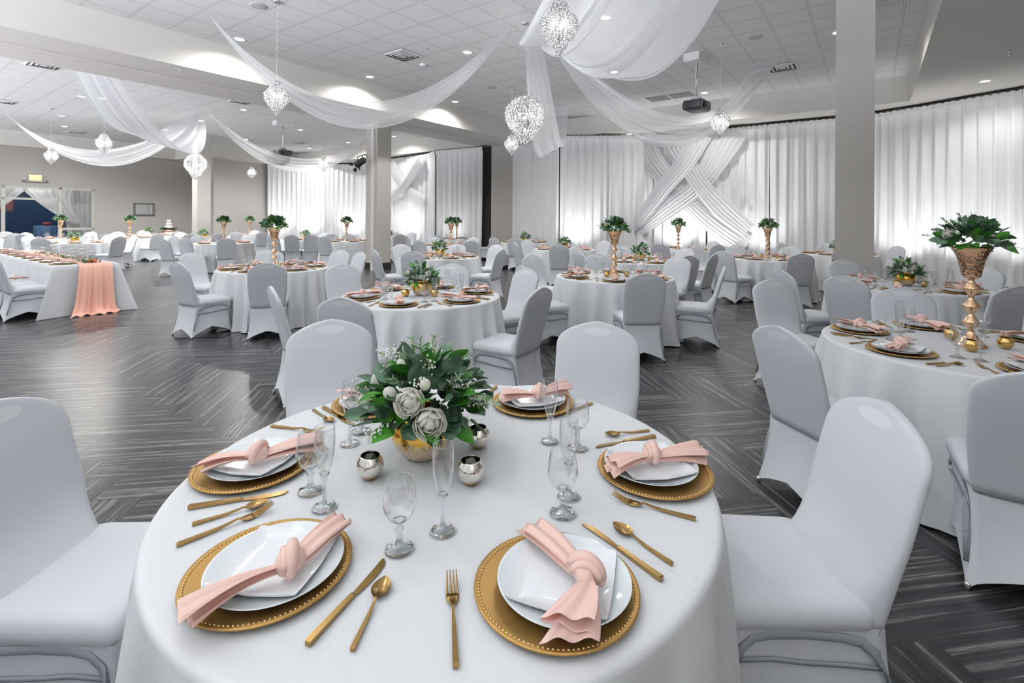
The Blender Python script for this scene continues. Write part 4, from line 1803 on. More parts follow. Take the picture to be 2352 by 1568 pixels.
def table(cx, cy, phrase, center, lod, phase, n=6, skip=(), chairs=None, vot=True, cloth_rz=None):
    T_IDX[0] += 1
    i = T_IDX[0]
    rnd = random.Random(i * 77)
    me = cloth_lo if lod >= 2 else cloth_mes[i % 3]
    o = mk('round_tablecloth', me, None, (cx, cy, 0), rnd.uniform(0, 6) if cloth_rz is None else cloth_rz)
    tag(o, 'white floor-length round tablecloth of ' + phrase, 'tablecloth', 'round white tablecloths')
    for k in range(n):
        if k in skip:
            continue
        setting(cx, cy, phase + 2 * pi * k / n, phrase, lod, k + i, rnd)
    if center == 'bowl':
        place([bowlB, bowlC][lod > 0 and i % 2], (cx, cy, TT), rnd.uniform(0, 6), 'gold bowl of greenery and white roses on ' + phrase, 'gold bowl centerpieces')
    elif center == 'tall':
        place(tallA, (cx, cy, TT), rnd.uniform(-1, 1), 'tall rose-gold trumpet vase of greenery on ' + phrase, 'trumpet vase centerpieces')
    if vot and lod < 2:
        for k in range(3):
            a = rnd.uniform(-.3, .3) + 2 * pi * k / 3 + 1.6
            place(P_vot_g, (cx + .16 * cos(a), cy + .16 * sin(a), TT), rnd.uniform(0, 6), 'gold mercury-glass votive, %s of vase on %s' % (dirname(a).replace(' side', ''), phrase), 'gold votives')
    for ch in (chairs or ()):
        if len(ch) == 3 and ch[1] == 'a':
            # explicit direction
            a = radians(ch[0])
            rt = ch[2]
            X, Y = cx + cos(a) * rt, cy + sin(a) * rt
            fc = a + pi
        else:
            x, side, rt = (*ch, 1.30)[:3]
            tw = ch[3] if len(ch) > 3 else 0
            kx = (x - CX) / F
            # ray X = kx*Y, top of back at distance rt from the table centre
            A = kx * kx + 1
            B = -2 * (kx * cx + cy)
            C_ = cx * cx + cy * cy - rt * rt
            D = B * B - 4 * A * C_
            Y = (-B + (sqrt(D) if side == 'f' else -sqrt(D))) / (2 * A) if D > 0 else -B / (2 * A)
            X = kx * Y
            a = atan2(Y - cy, X - cx)
            dd = hypot(X - cx, Y - cy)
            seat = max(dd - .32, .985)
            X, Y = cx + cos(a) * seat, cy + sin(a) * seat
            fc = a + pi + tw
        put_chair(X, Y, fc, 'white stretch-covered chair, %s of %s' % (dirname(a), phrase), 'covered banquet chairs', far=(Y > 10.5))


# ---- the near table, item by item
cx0, cy0 = -.181, 1.487
ph0 = 'the nearest table'
o = mk('round_tablecloth', cloth_mb(seed=8, seg=380, big=.075).mesh('round_tablecloth', MAT['cloth']), None, (cx0, cy0, 0), .25)
tag(o, 'white floor-length round tablecloth of the nearest table', 'tablecloth', 'round white tablecloths')


def on(x, y, z=TT):
    return at(x, y, z)


def aim(x0, y0, x1, y1):
    a, b = on(x0, y0), on(x1, y1)
    return a, b, atan2(b[1] - a[1], b[0] - a[0])


NAP0 = [  # knot px, tails: (end px, width, height, taper), near the viewer table
    ((667, 1285), ((440, 1400), .085, .038, 1.5), ((782, 1200), .060, .020, .35)),
    ((1347, 1312), ((1345, 1440), .098, .050, .9), ((1232, 1212), .070, .020, .35)),
    ((592, 1040), ((485, 1062), .075, .026, .6), ((728, 1010), .085, .045, .7)),
    ((1497, 1040), ((1408, 1068), .075, .040, .7), ((1612, 1040), .080, .040, .9)),
    ((1237, 900), ((1162, 912), .080, .045, .7), ((1300, 888), .065, .040, .7)),
    ((850, 905), ((800, 905), .080, .030, .7), ((905, 900), .070, .030, .7)),
]
SET0 = [  # charger centre px, plate centre px, square rotation, seat
    ((620, 1298), (635, 1289), -.106, 'near left'),
    ((1277, 1338), (1295, 1324), -.285, 'near right'),
    ((583, 1062), (590, 1052), -.226, 'left'),
    ((1503, 1074), (1494, 1062), .201, 'right'),
    ((1224, 919), (1222, 912), .35, 'far right'),
    ((862, 921), (860, 914), .2, 'far left'),
]
for i_, ((x, y), (xp, yp), sr, nm) in enumerate(SET0):
    P = on(x, y, TT + .015)
    L = lambda w: '%s at the %s seat of the nearest table' % (w, nm)
    place(P_charger, (P[0], P[1], TT + .001), sr, L('round beaded gold charger'), 'gold charger plates')
    Q = on(xp, yp, TT + .026)
    Q = (max(P[0] - .02, min(P[0] + .02, Q[0])), max(P[1] - .025, min(P[1] + .025, Q[1])))
    place(P_plate, (Q[0], Q[1], TT + .0065), 0, L('round white dinner plate'), 'white dinner plates')
    place(P_square, (Q[0], Q[1], TT + .0145), sr, L('square white plate'), 'square white plates')
    kn_, t1, t2 = NAP0[i_]
    K = at(*kn_, TT + .055)
    e1, e2 = at(*t1[0], TT + .04), at(*t2[0], TT + .05)
    a1, a2 = atan2(e1[1] - K[1], e1[0] - K[0]), atan2(e2[1] - K[1], e2[0] - K[0])
    l1, l2 = hypot(e1[1] - K[1], e1[0] - K[0]), hypot(e2[1] - K[1], e2[0] - K[0])
    np_ = tag(mk('knotted_napkin', None, None, (K[0], K[1], TT + .026)), L('knotted blush satin napkin'), 'napkin', 'knotted blush napkins')
    for k_, (a_, l_, tt_) in enumerate(((a1, l1, t1), (a2, l2, t2))):
        mm = tail_mb(40 + 5 * i_ + k_, l_ + .004, tt_[1], tt_[2], n=26, m=64, e=tt_[3])
        o = mm.obj('tail', MAT['napkin'], np_, True, (0, 0, 0), a_)
        sm_ = o.modifiers.new('thickness', 'SOLIDIFY')
        sm_.thickness = .0011
    knot_mb(i_ + 9).obj('knot', MAT['napkin'], np_, True, (0, 0, 0), a1)
# cutlery: (proto, handle end px, tip px)
CUT = [(P_knife, (706, 1486), (878, 1298), 'knife beside the near left charger'), (P_spoon, (809, 1498), (893, 1322), 'spoon beside the near left charger'),
       (P_fork, (1047, 1538), (1036, 1308), 'fork beside the near right charger'), (P_knife, (1520, 1336), (1340, 1203), 'knife beside the near right charger'),
       (P_spoon, (1544, 1300), (1405, 1205), 'spoon beside the near right charger'), (P_fork, (1598, 1196), (1400, 1145), 'fork beside the right charger'),
       (P_knife, (432, 1170), (663, 1133), 'knife beside the left charger'), (P_spoon, (441, 1208), (612, 1158), 'spoon beside the left charger'),
       (P_fork, (405, 1257), (637, 1166), 'fork nearer the near left charger'), (P_spoon, (1491, 991), (1405, 1001), 'spoon beyond the right charger'),
       (P_knife, (1505, 1005), (1377, 1026), 'knife beyond the right charger'), (P_spoon, (719, 943), (757, 969), 'spoon beside the far left charger'),
       (P_knife, (742, 938), (812, 978), 'knife beside the far left charger'), (P_fork, (623, 981), (706, 991), 'fork beside the left charger, far side'),
       (P_fork, (1360, 928), (1316, 945), 'fork beside the far right charger'), (P_knife, (1140, 890), (1098, 925), 'knife beside the far right charger')]
for pr, h, t, d in CUT:
    a, b, r = aim(*h, *t)
    Lr = {'gold_knife': (.118, .114), 'gold_spoon': (.112, .080), 'gold_fork': (.112, .096)}[pr.name.split('.')[0]]
    L_ = hypot(b[0] - a[0], b[1] - a[1])
    u = Lr[0] / sum(Lr)
    # keep the true length, handle end where seen
    sp__ = .88 if pr is P_spoon else 1
    off = Lr[0] * sp__
    place(pr, (a[0] + cos(r) * off, a[1] + sin(r) * off, TT + .001), r, 'gold ' + d + ' on the nearest table', {'k': 'gold knives', 's': 'gold spoons', 'f': 'gold forks'}[pr.name[5]], sp__)
for pr, x, y, d in ((P_goblet, 917, 1262, 'in front of the gold bowl'), (P_flute, 1017, 1221, 'in front of the gold bowl'), (P_goblet, 713, 1129, 'by the left charger'),
                    (P_flute, 745, 1167, 'by the left charger'), (P_goblet, 1292, 1180, 'by the near right charger'), (P_flute, 1306, 1140, 'behind the near right goblet'),
                    (P_flute, 1263, 1015, 'before the far right charger'), (P_goblet, 1326, 1030, 'before the far right charger'), (P_flute, 803, 1020, 'before the far left charger'),
                    (P_goblet, 829, 992, 'before the far left charger'), (P_goblet, 1095, 944, 'behind the flowers'), (P_flute, 1055, 962, 'behind the flowers')):
    P = on(x, y)
    place(pr, (P[0], P[1], TT + .001), 0, 'clear %s %s on the nearest table' % ('water goblet' if pr is P_goblet else 'champagne flute', d), 'water goblets' if pr is P_goblet else 'champagne flutes')
for x, y, d in ((850, 1098, 'left of the gold bowl'), (1081, 1110, 'right of the gold bowl, nearer'), (1098, 1028, 'right of the gold bowl, farther')):
    P = on(x, y)
    place(P_vot_s, (P[0], P[1], TT), 0, 'silver mercury-glass votive %s on the nearest table' % d, 'silver votives')
P = on(972, 1045)
place(bowlA, (P[0], P[1], TT), 0, 'gold crackled bowl of eucalyptus, peonies and sprigs on the nearest table', 'gold bowl centerpieces', 1.02)
for X, Y, f, d in ((-1.235, 1.49, 0.0, 'left side'), (.82, 1.55, pi - .04, 'right side')):
    put_chair(X, Y, f, 'white stretch-covered chair, %s of the nearest table' % d, 'covered banquet chairs')
for x, y, d in ((760, 733, 'far left'), (1374, 738, 'far right')):
    T = at(x, y, .94)
    a = atan2(cy0 - T[1], cx0 - T[0])
    a = a * .55 + (-pi / 2) * .45
    put_chair(T[0] + cos(a) * .34, T[1] + sin(a) * .34, a, 'white stretch-covered chair, %s side of the nearest table' % d, 'covered banquet chairs')

# ---- the other round tables:  centre by photo pixel of the vase foot
def tc(x, y):
    return at(x, y, TT)[:2]


R_ = radians
TABLES = [
    # cx, cy, phrase, centrepiece, lod, phase, chairs
    (*tc(968, 678), 'the second table, low gold bowl', 'bowl', 0, R_(-100), [(629, 'n'), (805, 'n', 1.22), (1212, 'n', 1.18), (1206, 'f', 1.28), (786, 'f', 1.65), (1035, 'f', 1.2)]),
    (*tc(2230, 795), 'the table with the biggest trumpet vase', 'tall', 0, R_(195), [(1795, 'n', 1.35), (1776, 'f', 1.75), (2087, 'f', 1.15), (2400, 'n', 1.25), (2440, 'f', 1.2)]),
    (*tc(1411, 634), 'the trumpet-vase table mid hall', 'tall', 0, R_(200), [(1474, 'n', 1.15), (1653, 'n', 1.22), (1559, 'f', 1.5), (1219, 'n', 1.2), (1222, 'f', 1.6), (1375, 'f', 1.5)]),
    (*tc(630, 615), 'the trumpet-vase table before the beam', 'tall', 0, R_(205), [(617, 'n', 1.15), (430, 'n', 1.2), (440, 'f', 1.55), (782, 'f', 1.35), (816, 'f', 1.25), (620, 'f', 1.3)]),
    (*tc(1010, 589), 'the gold-bowl table near the beam column', 'bowl', 1, R_(-60), [(1146, 'n', 1.25), (1140, 'f', 1.5), (866, 'n', 1.25), (922, 'f', 1.4), (964, 'n', 1.0), (1049, 'f', 1.3)]),
    (*tc(1036, 563), 'the trumpet-vase table by the dark pocket', 'tall', 2, .3, [(969, 'n', 1.2), (1080, 'n', 1.25), (1000, 'f', 1.2), (1084, 'f', 1.2)]),
    (*tc(1049, 548), 'the trumpet-vase table deepest by the pocket', 'tall', 2, .3, [(1125, 'n', 1.2), (1010, 'n', 1.2)]),
    (*tc(1471, 598), 'the gold-bowl table before the crossed swag', 'bowl', 1, R_(-75), [(1639, 'n', 1.3), (1341, 'n', 1.2), (1433, 'f', 1.3), (1574, 'f', 1.3), (1581, 'n', 1.3), (1323, 'f', 1.5)]),
    (*tc(1296, 572), 'the gold-bowl table before the bright drape', 'bowl', 2, .4, [(1285, 'n', 1.2), (1192, 'n', 1.2), (1211, 'f', 1.4), (1388, 'f', 1.4)]),
    (*tc(1206, 556), 'the gold-bowl table deepest in the main hall', 'bowl', 2, .2, [(1185, 'n', 1.2), (1134, 'n', 1.3), (1223, 'f', 1.2)]),
    (*tc(1558, 572), 'the trumpet-vase table under the crossed swag', 'tall', 2, .5, [(1520, 'n', 1.2), (1479, 'f', 1.3), (1645, 'n', 1.25), (1640, 'f', 1.3)]),
    (*tc(1763, 593), 'the trumpet-vase table left of the column', 'tall', 1, R_(-80), [(1666, 'n', 1.25), (1601, 'f', 1.5), (1690, 'f', 1.3), (1834, 'n', 1.2), (1815, 'f', 1.4)]),
    (*tc(1925, 583), 'the gold-bowl table behind the lone column', 'bowl', 2, .6, [(1899, 'f', 1.4), (1940, 'n', 1.2), (2062, 'f', 1.4), (1795, 'f', 1.3)]),
    (*tc(2080, 656), 'the gold-bowl table behind the biggest vase', 'bowl', 0, R_(-75), [(1797, 'n', 1.5), (1960, 'n', 1.15), (1940, 'f', 1.4), (2260, 'f', 1.3), (2340, 'n', 1.35)]),
    (*tc(514, 558), 'the trumpet-vase table left of centre aisle', 'tall', 2, .1, [(520, 'n', 1.2), (424, 'n', 1.3), (400, 'f', 1.5), (460, 'f', 1.2), (568, 'f', 1.2), (380, 'n', 1.7)]),
    (*tc(298, 546), 'the trumpet-vase table below the mirror', 'tall', 2, .9, [(250, 'n', 1.2), (358, 'n', 1.2), (273, 'f', 1.2), (330, 'f', 1.2)]),
    (*tc(172, 557), 'the gold-bowl table behind the head table', 'bowl', 2, .2, [(275, 'n', 1.4), (308, 'f', 1.4), (203, 'f', 1.25), (230, 'f', 1.3), (93, 'n', 1.3), (66, 'f', 1.4)]),
    (*tc(140, 547), 'the trumpet-vase table before the glass front', 'tall', 2, .7, [(204, 'f', 1.2), (52, 'n', 1.4), (66, 'f', 1.2)]),
    (*tc(-25, 547), 'the table cut by the left frame edge', None, 2, .1, [(28, 'n', 1.2), (10, 'f', 1.2)]),
    (*tc(468, 546), 'the gold-bowl table before the far column', 'bowl', 2, .3, [(440, 'n', 1.2), (500, 'n', 1.2), (415, 'f', 1.3)]),
    (*tc(342, 541), 'the gold-bowl table deepest below the mirror', 'bowl', 2, .8, [(330, 'f', 1.2), (400, 'n', 1.2)]),
    (*tc(573, 541), 'the trumpet-vase table at the far wall', 'tall', 2, .3, [(545, 'n', 1.2), (600, 'n', 1.2), (585, 'f', 1.2)]),
    (*tc(701, 549), 'the gold-bowl table before the far drapes', 'bowl', 2, .5, [(714, 'n', 1.2), (680, 'n', 1.25), (666, 'f', 1.2), (744, 'f', 1.2), (640, 'n', 1.35)]),
    (*tc(796, 553), 'the trumpet-vase table left of beam column', 'tall', 2, .2, [(744, 'n', 1.3), (800, 'f', 1.2), (768, 'f', 1.3)]),
    (*tc(892, 547), 'the gold-bowl table right of beam column', 'bowl', 2, .2, [(919, 'n', 1.3), (947, 'f', 1.4), (905, 'f', 1.2)]),
]
CENTRES += [t[:2] for t in TABLES]
for t in TABLES:
    table(*t[:6], chairs=t[6])

#==HEAD==
# ------------------------------------------------------------------ head table with peach runner
hq0, hp0, hw_ = 9.70, 1.95, .78
HL = 4.9


def head_cloth():
    rows = []
    per = []
    n1, n2 = 24, 90
    hx, hy = hw_ / 2, HL / 2
    pts = []
    for i in range(n2):
        pts.append((hx, -hy + 2 * hy * i / n2))
    for i in range(n1):
        pts.append((hx - 2 * hx * i / n1, hy))
    for i in range(n2):
        pts.append((-hx, hy - 2 * hy * i / n2))
    for i in range(n1):
        pts.append((-hx + 2 * hx * i / n1, -hy))
    rows.append([(x * .02, y * .02, TT) for x, y in pts])
    rows.append([(x * .97, y * .995, TT) for x, y in pts])
    rows.append([(x, y, TT - .012) for x, y in pts])
    N_ = len(pts)
    for k in range(1, 11):
        t = k / 10
        row = []
        for i, (x, y) in enumerate(pts):
            dx = max(0, abs(x) - hx + .22) / .22
            dy = max(0, abs(y) - hy + .22) / .22
            cor = (dx * dy) ** 1.5
            s = (y if abs(abs(x) - hx) < 1e-6 else x)
            f = .03 * sin(9 * s + 1) + .022 * sin(21 * s + .5)
            ox = (1 if x > 0 else -1) if abs(abs(x) - hx) < 1e-6 else 0
            oy = (1 if y > 0 else -1) if abs(abs(y) - hy) < 1e-6 else 0
            X = x + ox * (.015 + f) * t + (1 if x > 0 else -1) * cor * .24 * t
            Y = y + oy * (.015 + f) * t + (1 if y > 0 else -1) * cor * .16 * t
            row.append((X, Y, (TT - .012) * (1 - t) + .006))
        rows.append(row)
    return MB().grid(rows, True)


hc = W(hp0 + hw_ / 2, hq0 + HL / 2)
ht = head_cloth().obj('rectangular_tablecloth', MAT['cloth'], None, True, (hc[0], hc[1], 0), ANG_P)
tag(ht, 'white floor-length cloth on the long head table, corners puddling', 'tablecloth')
# runner: lies along the table, falls over the end nearest the aisle
rn = MB()
rows = []
path = [(HL * .4, TT + .004), (0, TT + .004), (-HL / 2 + .02, TT + .004), (-HL / 2 - .012, TT - .005), (-HL / 2 - .045, TT - .05), (-HL / 2 - .06, TT - .25), (-HL / 2 - .07, TT - .45), (-HL / 2 - .075, TT - .62), (-HL / 2 - .10, .055), (-HL / 2 - .13, .03), (-HL / 2 - .18, .028), (-HL / 2 - .19, .012)]
for i, (y, z) in enumerate(path):
    row = []
    fall = max(0, i - 3) / 8
    for j in range(41):
        c = 2 * j / 40 - 1
        w = .20 + .10 * min(1, fall * 1.2) ** 1.6
        row.append((.10 + c * w - .05 * fall, y - (.02 * sin(9 * c) + .012 * sin(21 * c + 1) + .02) * min(1, fall * 2) - (.03 * sin(5 * c) if i > 8 else 0), z + (.012 * sin(14 * c) if i > 8 else .002 * sin(16 * c) + .003)))
    rows.append(row)
ro = rn.grid(rows).obj('table_runner', MAT['peach'], None, True, (hc[0], hc[1], 0), ANG_P)
tag(ro, 'peach chiffon runner falling over the end of head table', 'runner')
Mh = Matrix.Translation((hc[0], hc[1], 0)) @ Matrix.Rotation(ANG_P, 4, 'Z')


def hl(x, y, z):
    v = Mh @ Vector((x, y, z))
    return (v.x, v.y, v.z)


rnd = random.Random(4)
nh = 8
ordn = ['first', 'second', 'third', 'fourth', 'fifth', 'sixth', 'seventh', 'eighth']
for k in range(nh):
    y = -HL / 2 + .33 + k * .6
    L = lambda w: '%s, %s place from the runner end of the head table' % (w, ordn[k])
    P = hl(-.22, y, TT)
    place(P_charger_far, (P[0], P[1], TT + .001), 0, L('round gold charger'), 'gold charger plates')
    place(P_plate, (P[0], P[1], TT + .0065), 0, L('round white dinner plate'), 'white dinner plates')
    place(NAPS[k % 4], (P[0], P[1], TT + .02), ANG_P + rnd.uniform(-.8, .8), L('knotted blush napkin'), 'knotted blush napkins')
    G = hl(.0, y + .12, TT)
    place(P_goblet_far, (G[0], G[1], TT + .001), 0, L('clear stemmed water goblet'), 'water goblets')
    G = hl(-.02, y + .24, TT)
    place(P_flute_far, (G[0], G[1], TT + .001), 0, L('clear champagne flute'), 'champagne flutes')
for k in range(8):
    y = -HL / 2 + .30 + k * .52
    P = hl(-.62, y, 0)
    put_chair(P[0], P[1], ANG_P, 'white stretch-covered chair, %s from the aisle along the head table' % ordn[k], 'head table chairs')
# napkin resting on the third seat
P = hl(-.58, -HL / 2 + .30 + .52 * 2, .478)
place(NAPS[0], P, ANG_P + .5, 'knotted blush napkin lying on a head table chair seat', 'knotted blush napkins')


# candle cylinders and garland on the runner
def cylinder(h, r, label, P):
    t = thing('candle_cylinder', label, 'candle holder', P, 0, 'glass candle cylinders')
    MB().lathe([(.001, .004), (r - .002, .004), (r, .008), (r, h)], 24).obj('glass_tube', MAT['cylglass'], t)
    MB().tube([(r * cos(2 * pi * k / 24), r * sin(2 * pi * k / 24), h) for k in range(25)], .0015, 5, cap=False).obj('rim', MAT['stem'], t)
    MB().lathe([(.001, h * .78 + .022), (r * .55, h * .78 + .024), (r * .86, h * .78 + .012), (r * .8, h * .78 - .004), (.001, h * .78 - .012)], 20).obj('floating_candle', MAT['candle'], t)


for k, (x, y, h) in enumerate(((.12, -2.18, .20), (.16, -2.0, .13), (.05, -1.93, .15), (.15, -1.55, .22), (.08, -1.38, .15), (.14, -1.05, .20), (.06, -.85, .15), (.15, -.45, .22), (.08, -.2, .15), (.14, .3, .20), (.06, .55, .14))):
    cylinder(h, .042, 'clear glass cylinder with white floating candle, %s on the runner' % ['first', 'second', 'third', 'fourth', 'fifth', 'sixth', 'seventh', 'eighth', 'ninth', 'tenth', 'eleventh'][k], hl(x, y, TT + .008))
g = thing('flower_garland', 'greenery garland with coral roses along the head table runner', 'garland', hl(.1, -HL / 2 + .16, TT + .008), ANG_P)
rnd = random.Random(8)
gm, gm2 = MB(), MB()
for i in range(230):
    y = rnd.uniform(0, 3.2) ** 1.0
    if i < 70:
        y = rnd.uniform(-.05, .35)
    p = (rnd.uniform(-.09, .09), y, rnd.uniform(.0, .045))
    leaf(gm if i % 3 else gm2, p, (rnd.uniform(-1, 1), rnd.uniform(-1, 1), rnd.uniform(0, .8)), .05, .016, rnd.random(), nn=3)
struct(gm.obj('leaves', MAT['leaf_d'], g), 'stuff')
struct(gm2.obj('bright_leaves', MAT['leaf_b'], g), 'stuff')
coral_me = rose(.03, 4).mesh('coral_rose', MAT['coral'])
for x, y, me in ((-.03, .03, coral_me), (.02, -.02, coral_me), (.05, .9, coral_me), (-.04, .12, rose_me), (.06, .2, rose_me)):
    o = mk('coral_rose' if me is coral_me else 'cream_rose', me, g, (x, y, .045))

#==EXTRAS==
# ------------------------------------------------------------------ ceiling fixtures
def vent(x, y, label, z=CE, s=.30, rz=ANG_P, dark=False):
    P = at(x, y, z)
    t = thing('ceiling_vent', label, 'vent', P, rz, 'square ceiling vents')
    MB().box(-s, s, -s, s, -.006, .0).obj('backing', MAT['vent_dark'], t, smooth=False)
    for k, (r0, r1) in enumerate(((1.0, .84), (.72, .56), (.44, .28))):
        m = MB()
        a, b = s * r0, s * r1
        z0, z1 = -.008 - .012 * (k > 0), -.028
        m.grid([[(a, a, z0), (-a, a, z0), (-a, -a, z0), (a, -a, z0)], [(b, b, z1), (-b, b, z1), (-b, -b, z1), (b, -b, z1)]], True)
        m.obj('louver', MAT['white_p'], t, smooth=False)
    MB().box(-s * .2, s * .2, -s * .2, s * .2, -.03, -.026).obj('center_plate', MAT['white_p'], t, smooth=False)


vent(925, 126, 'square white ceiling vent with dark louvers left of the swag')
vent(1797, 154, 'square white ceiling vent behind the swag hook')
vent(100, 148, 'square white ceiling vent just behind the long beam')
vent(5, 232, 'square ceiling vent cut by the left frame edge')
vent(175, 302, 'square dark ceiling vent deep in the second hall')
vent(687, 326, 'square ceiling vent before the far drapes')
vent(555, 232, 'square ceiling vent half hidden behind the beam')


def return_grille(x, y, label):
    P = at(x, y, CE)
    o = MB().box(-.28, .28, -.28, .28, -.01, 0).obj('return_grille', MAT['vent_dark'], None, False, P, ANG_P)
    o.data.materials[0] = MAT['grille']
    tag(o, label, 'vent')


return_grille(1512, 226, 'flat grey return air grille left of its twin')
return_grille(1565, 218, 'flat grey return air grille behind the projector pole')


def disc(name, x, y, r, mat, label, cat, prof=None):
    P = at(x, y, CE)
    t = MB().lathe([(.001, -.014), (r * .8, -.014), (r * .95, -.010), (r, -.002)], 32).obj(name, MAT[mat], None, True, P)
    tag(t, label, cat)
    return t


disc('ceiling_speaker', 593, 13, .13, 'grey_p', 'round ceiling speaker near the frame top above the swag hook', 'speaker')
disc('ceiling_speaker', 1736, 85, .13, 'grey_p', 'round ceiling speaker left of the lone column', 'speaker')
disc('ceiling_speaker', 1130, 200, .13, 'grey_p', 'round ceiling speaker behind the globe chandelier chain', 'speaker')
t = thing('smoke_detector', 'round white smoke detector beside the ceiling vent', 'smoke detector', at(972, 148, CE))
MB().lathe([(.001, -.045), (.04, -.045), (.06, -.03), (.075, -.012), (.078, 0)], 28).obj('housing', MAT['white_p'], t)
MB().box(-.02, .02, -.004, .004, -.05, -.043).obj('chamber_slot', MAT['vent_dark'], t, smooth=False)
spk = MB().lathe([(.03, 0), (.032, -.004), (.008, -.006), (.006, -.03), (.022, -.045), (.001, -.046)], 12).mesh('sprinkler_head', MAT['chrome'])
for x, y, z, d in ((1048, 297, SO, 'under the beam end'), (1698, 152, CE, 'beside the projector swag'), (2318, 121, SO, 'in the right soffit'), (1307, 216, CE, 'under the wide swag'), (983, 113, CE, 'next to a downlight by the vent'), (415, 157, SO, 'under the long beam')):
    tag(mk('sprinkler_head', spk, None, at(x, y, z)), 'small metal sprinkler head ' + d, 'sprinkler', 'sprinkler heads')


def projector(x, y, Y, label, sc=1.0):
    P = at(x, y, None, Y)
    t = thing('ceiling_projector', label, 'projector', (P[0], P[1], CE), ANG_P - .1)
    zb = P[2] - CE
    MB().box(-.30, .30, -.16, .16, -.16, 0).obj('ceiling_box', MAT['white_p'], t, smooth=False)
    MB().tube([(0, 0, -.15), (0, 0, zb + .18)], .03, 14).obj('pole', MAT['white_p'], t)
    MB().box(-.09, .09, -.08, .08, zb + .12, zb + .19).obj('bracket', MAT['chrome'], t, smooth=False)
    m = MB()
    m.grid([[(x_ * s, y_ * s, zz) for x_, y_ in rrect(.27, .21, .05, 4)] for zz, s in ((zb - .09, .82), (zb - .06, .98), (zb + .06, 1.0), (zb + .10, .96))], True, True, True)
    b = m.obj('body', MAT['projector'], t)
    auto_smooth(b)
    MB().lathe([(.001, 0), (.055, 0), (.06, .03), (.05, .032), (.001, .02)], 20, Matrix.Translation((-.12, -.205, zb)) @ Matrix.Rotation(pi / 2, 4, 'X')).obj('projector_lens', MAT['black'], b)
    MB().tube([(-.02, -.02, -.15), (-.05, -.03, -.3), (-.02, 0, -.5), (-.035, 0, zb + .2)], .006, 6).obj('cable', MAT['black'], t)


projector(1600, 245, 10.2, 'black projector on a white pole below a white ceiling box')
projector(650, 352, 17.5, 'small far projector on a pole in the second hall')


# stage spotlight on the beam column
P = at(829, 372, None, 13.7)
t = thing('stage_spotlight', 'black stage spotlight clamped high on the beam column', 'spotlight', P, 2.6)
mt = Matrix.Rotation(radians(115), 4, 'Y')
MB().lathe([(.001, -.16), (.06, -.16), (.085, -.10), (.09, .08), (.11, .16), (.105, .16), (.08, .08), (.001, .06)], 20, mt).obj('housing', MAT['black'], t)
MB().tube([(0, .11, 0), (0, .12, .12), (0, 0, .18), (0, -.12, .12), (0, -.11, 0)], .012, 6).obj('yoke', MAT['black'], t)
MB().tube([(0, 0, .18), (-.18, 0, .2), (-.24, 0, .12)], .014, 6).obj('clamp_arm', MAT['black'], t)
for k in range(4):
    a = pi / 2 * k + .4
    MB().box(.10, .20, -.05, .05, -.004, .004, mt @ Matrix.Translation((0, 0, .17)) @ Matrix.Rotation(a, 4, 'Z') @ Matrix.Rotation(-.5, 4, 'Y')).obj('barn_door', MAT['black'], t, smooth=False)

# ------------------------------------------------------------------ far left wall: exit sign, shopfront, mirror, cake table
def wallL(x, y, off=0.0):
    q = qW - off
    k = ((x - CX) + (y - CY) * ROLL) / F
    Y = q / (k * D2[0] + D2[1])
    return (k * Y, Y, ZC - ((y - CY) - (x - CX) * ROLL) / F * Y)


P = wallL(81, 408, .06)
t = thing('exit_sign', 'red lit EXIT sign with two emergency lamp heads above the glass front', 'exit sign', P, ANG_P)
MB().box(-.20, .20, -.03, .03, -.12, .12).obj('housing', MAT['white_p'], t, smooth=False)
MB().box(-.185, .185, -.04, -.03, -.105, .105).obj('lit_face', MAT['exit'], t, smooth=False)
cu = bpy.data.curves.new('lettering', 'FONT')
cu.body = 'EXIT'
cu.size = .19
cu.align_x, cu.align_y = 'CENTER', 'CENTER'
cu.extrude = .003
tmp = bpy.data.objects.new('tmp_text', cu)
COL.objects.link(tmp)
bpy.context.view_layer.update()
lm = bpy.data.meshes.new_from_object(tmp)
bpy.data.objects.remove(tmp)
lm.materials.clear()
lm.materials.append(MAT['exit_t'])
o = mk('lettering', lm, t, (0, -.046, 0))
o.rotation_euler = (pi / 2, 0, 0)
MB().box(-.40, .40, -.03, .02, -.17, -.12).obj('lamp_bar', MAT['grey_p'], t, smooth=False)
for sx in (-1, 1):
    MB().lathe([(.001, -.04), (.04, -.03), (.065, .05), (.001, .045)], 14, Matrix.Translation((sx * .33, -.05, -.08)) @ Matrix.Rotation(pi / 2 + .3, 4, 'X')).obj('lamp_head', MAT['grey_p'], t)

# shopfront
sf = thing('glass_shopfront', 'aluminium framed glass shopfront to the blue side room', 'shopfront', (*W(p_open0, qW + .06), 0), ANG_P)
Ls = p_open1 - p_open0
Lm = p_mid - p_open0
zb1 = ZC + (501 - 460 - 6) * Yw / F
for nm, (x0, x1, z0, z1) in {'head_rail': (0, Ls, z_open - .09, z_open), 'transom_bar': (0, Lm, zb1 - .04, zb1 + .04), 'mullion': (Lm - .06, Lm + .06, 0, z_open), 'jamb_post': (Ls - .1, Ls, 0, z_open), 'left_post': (.2, .32, 0, z_open), 'sill_bar': (Lm, Ls, z_bar2 - .05, z_bar2 + .05)}.items():
    MB().box(x0, x1, -.05, .05, z0, z1).obj(nm, MAT['alu'], sf, smooth=False)
MB().box(Lm + .06, Ls - .1, -.004, .004, .1, z_open - .09).obj('pane', MAT['pane'], sf, smooth=False)
MB().box(.32, Lm - .06, -.004, .004, zb1 + .04, z_open - .09).obj('pane', MAT['pane'], sf, smooth=False)
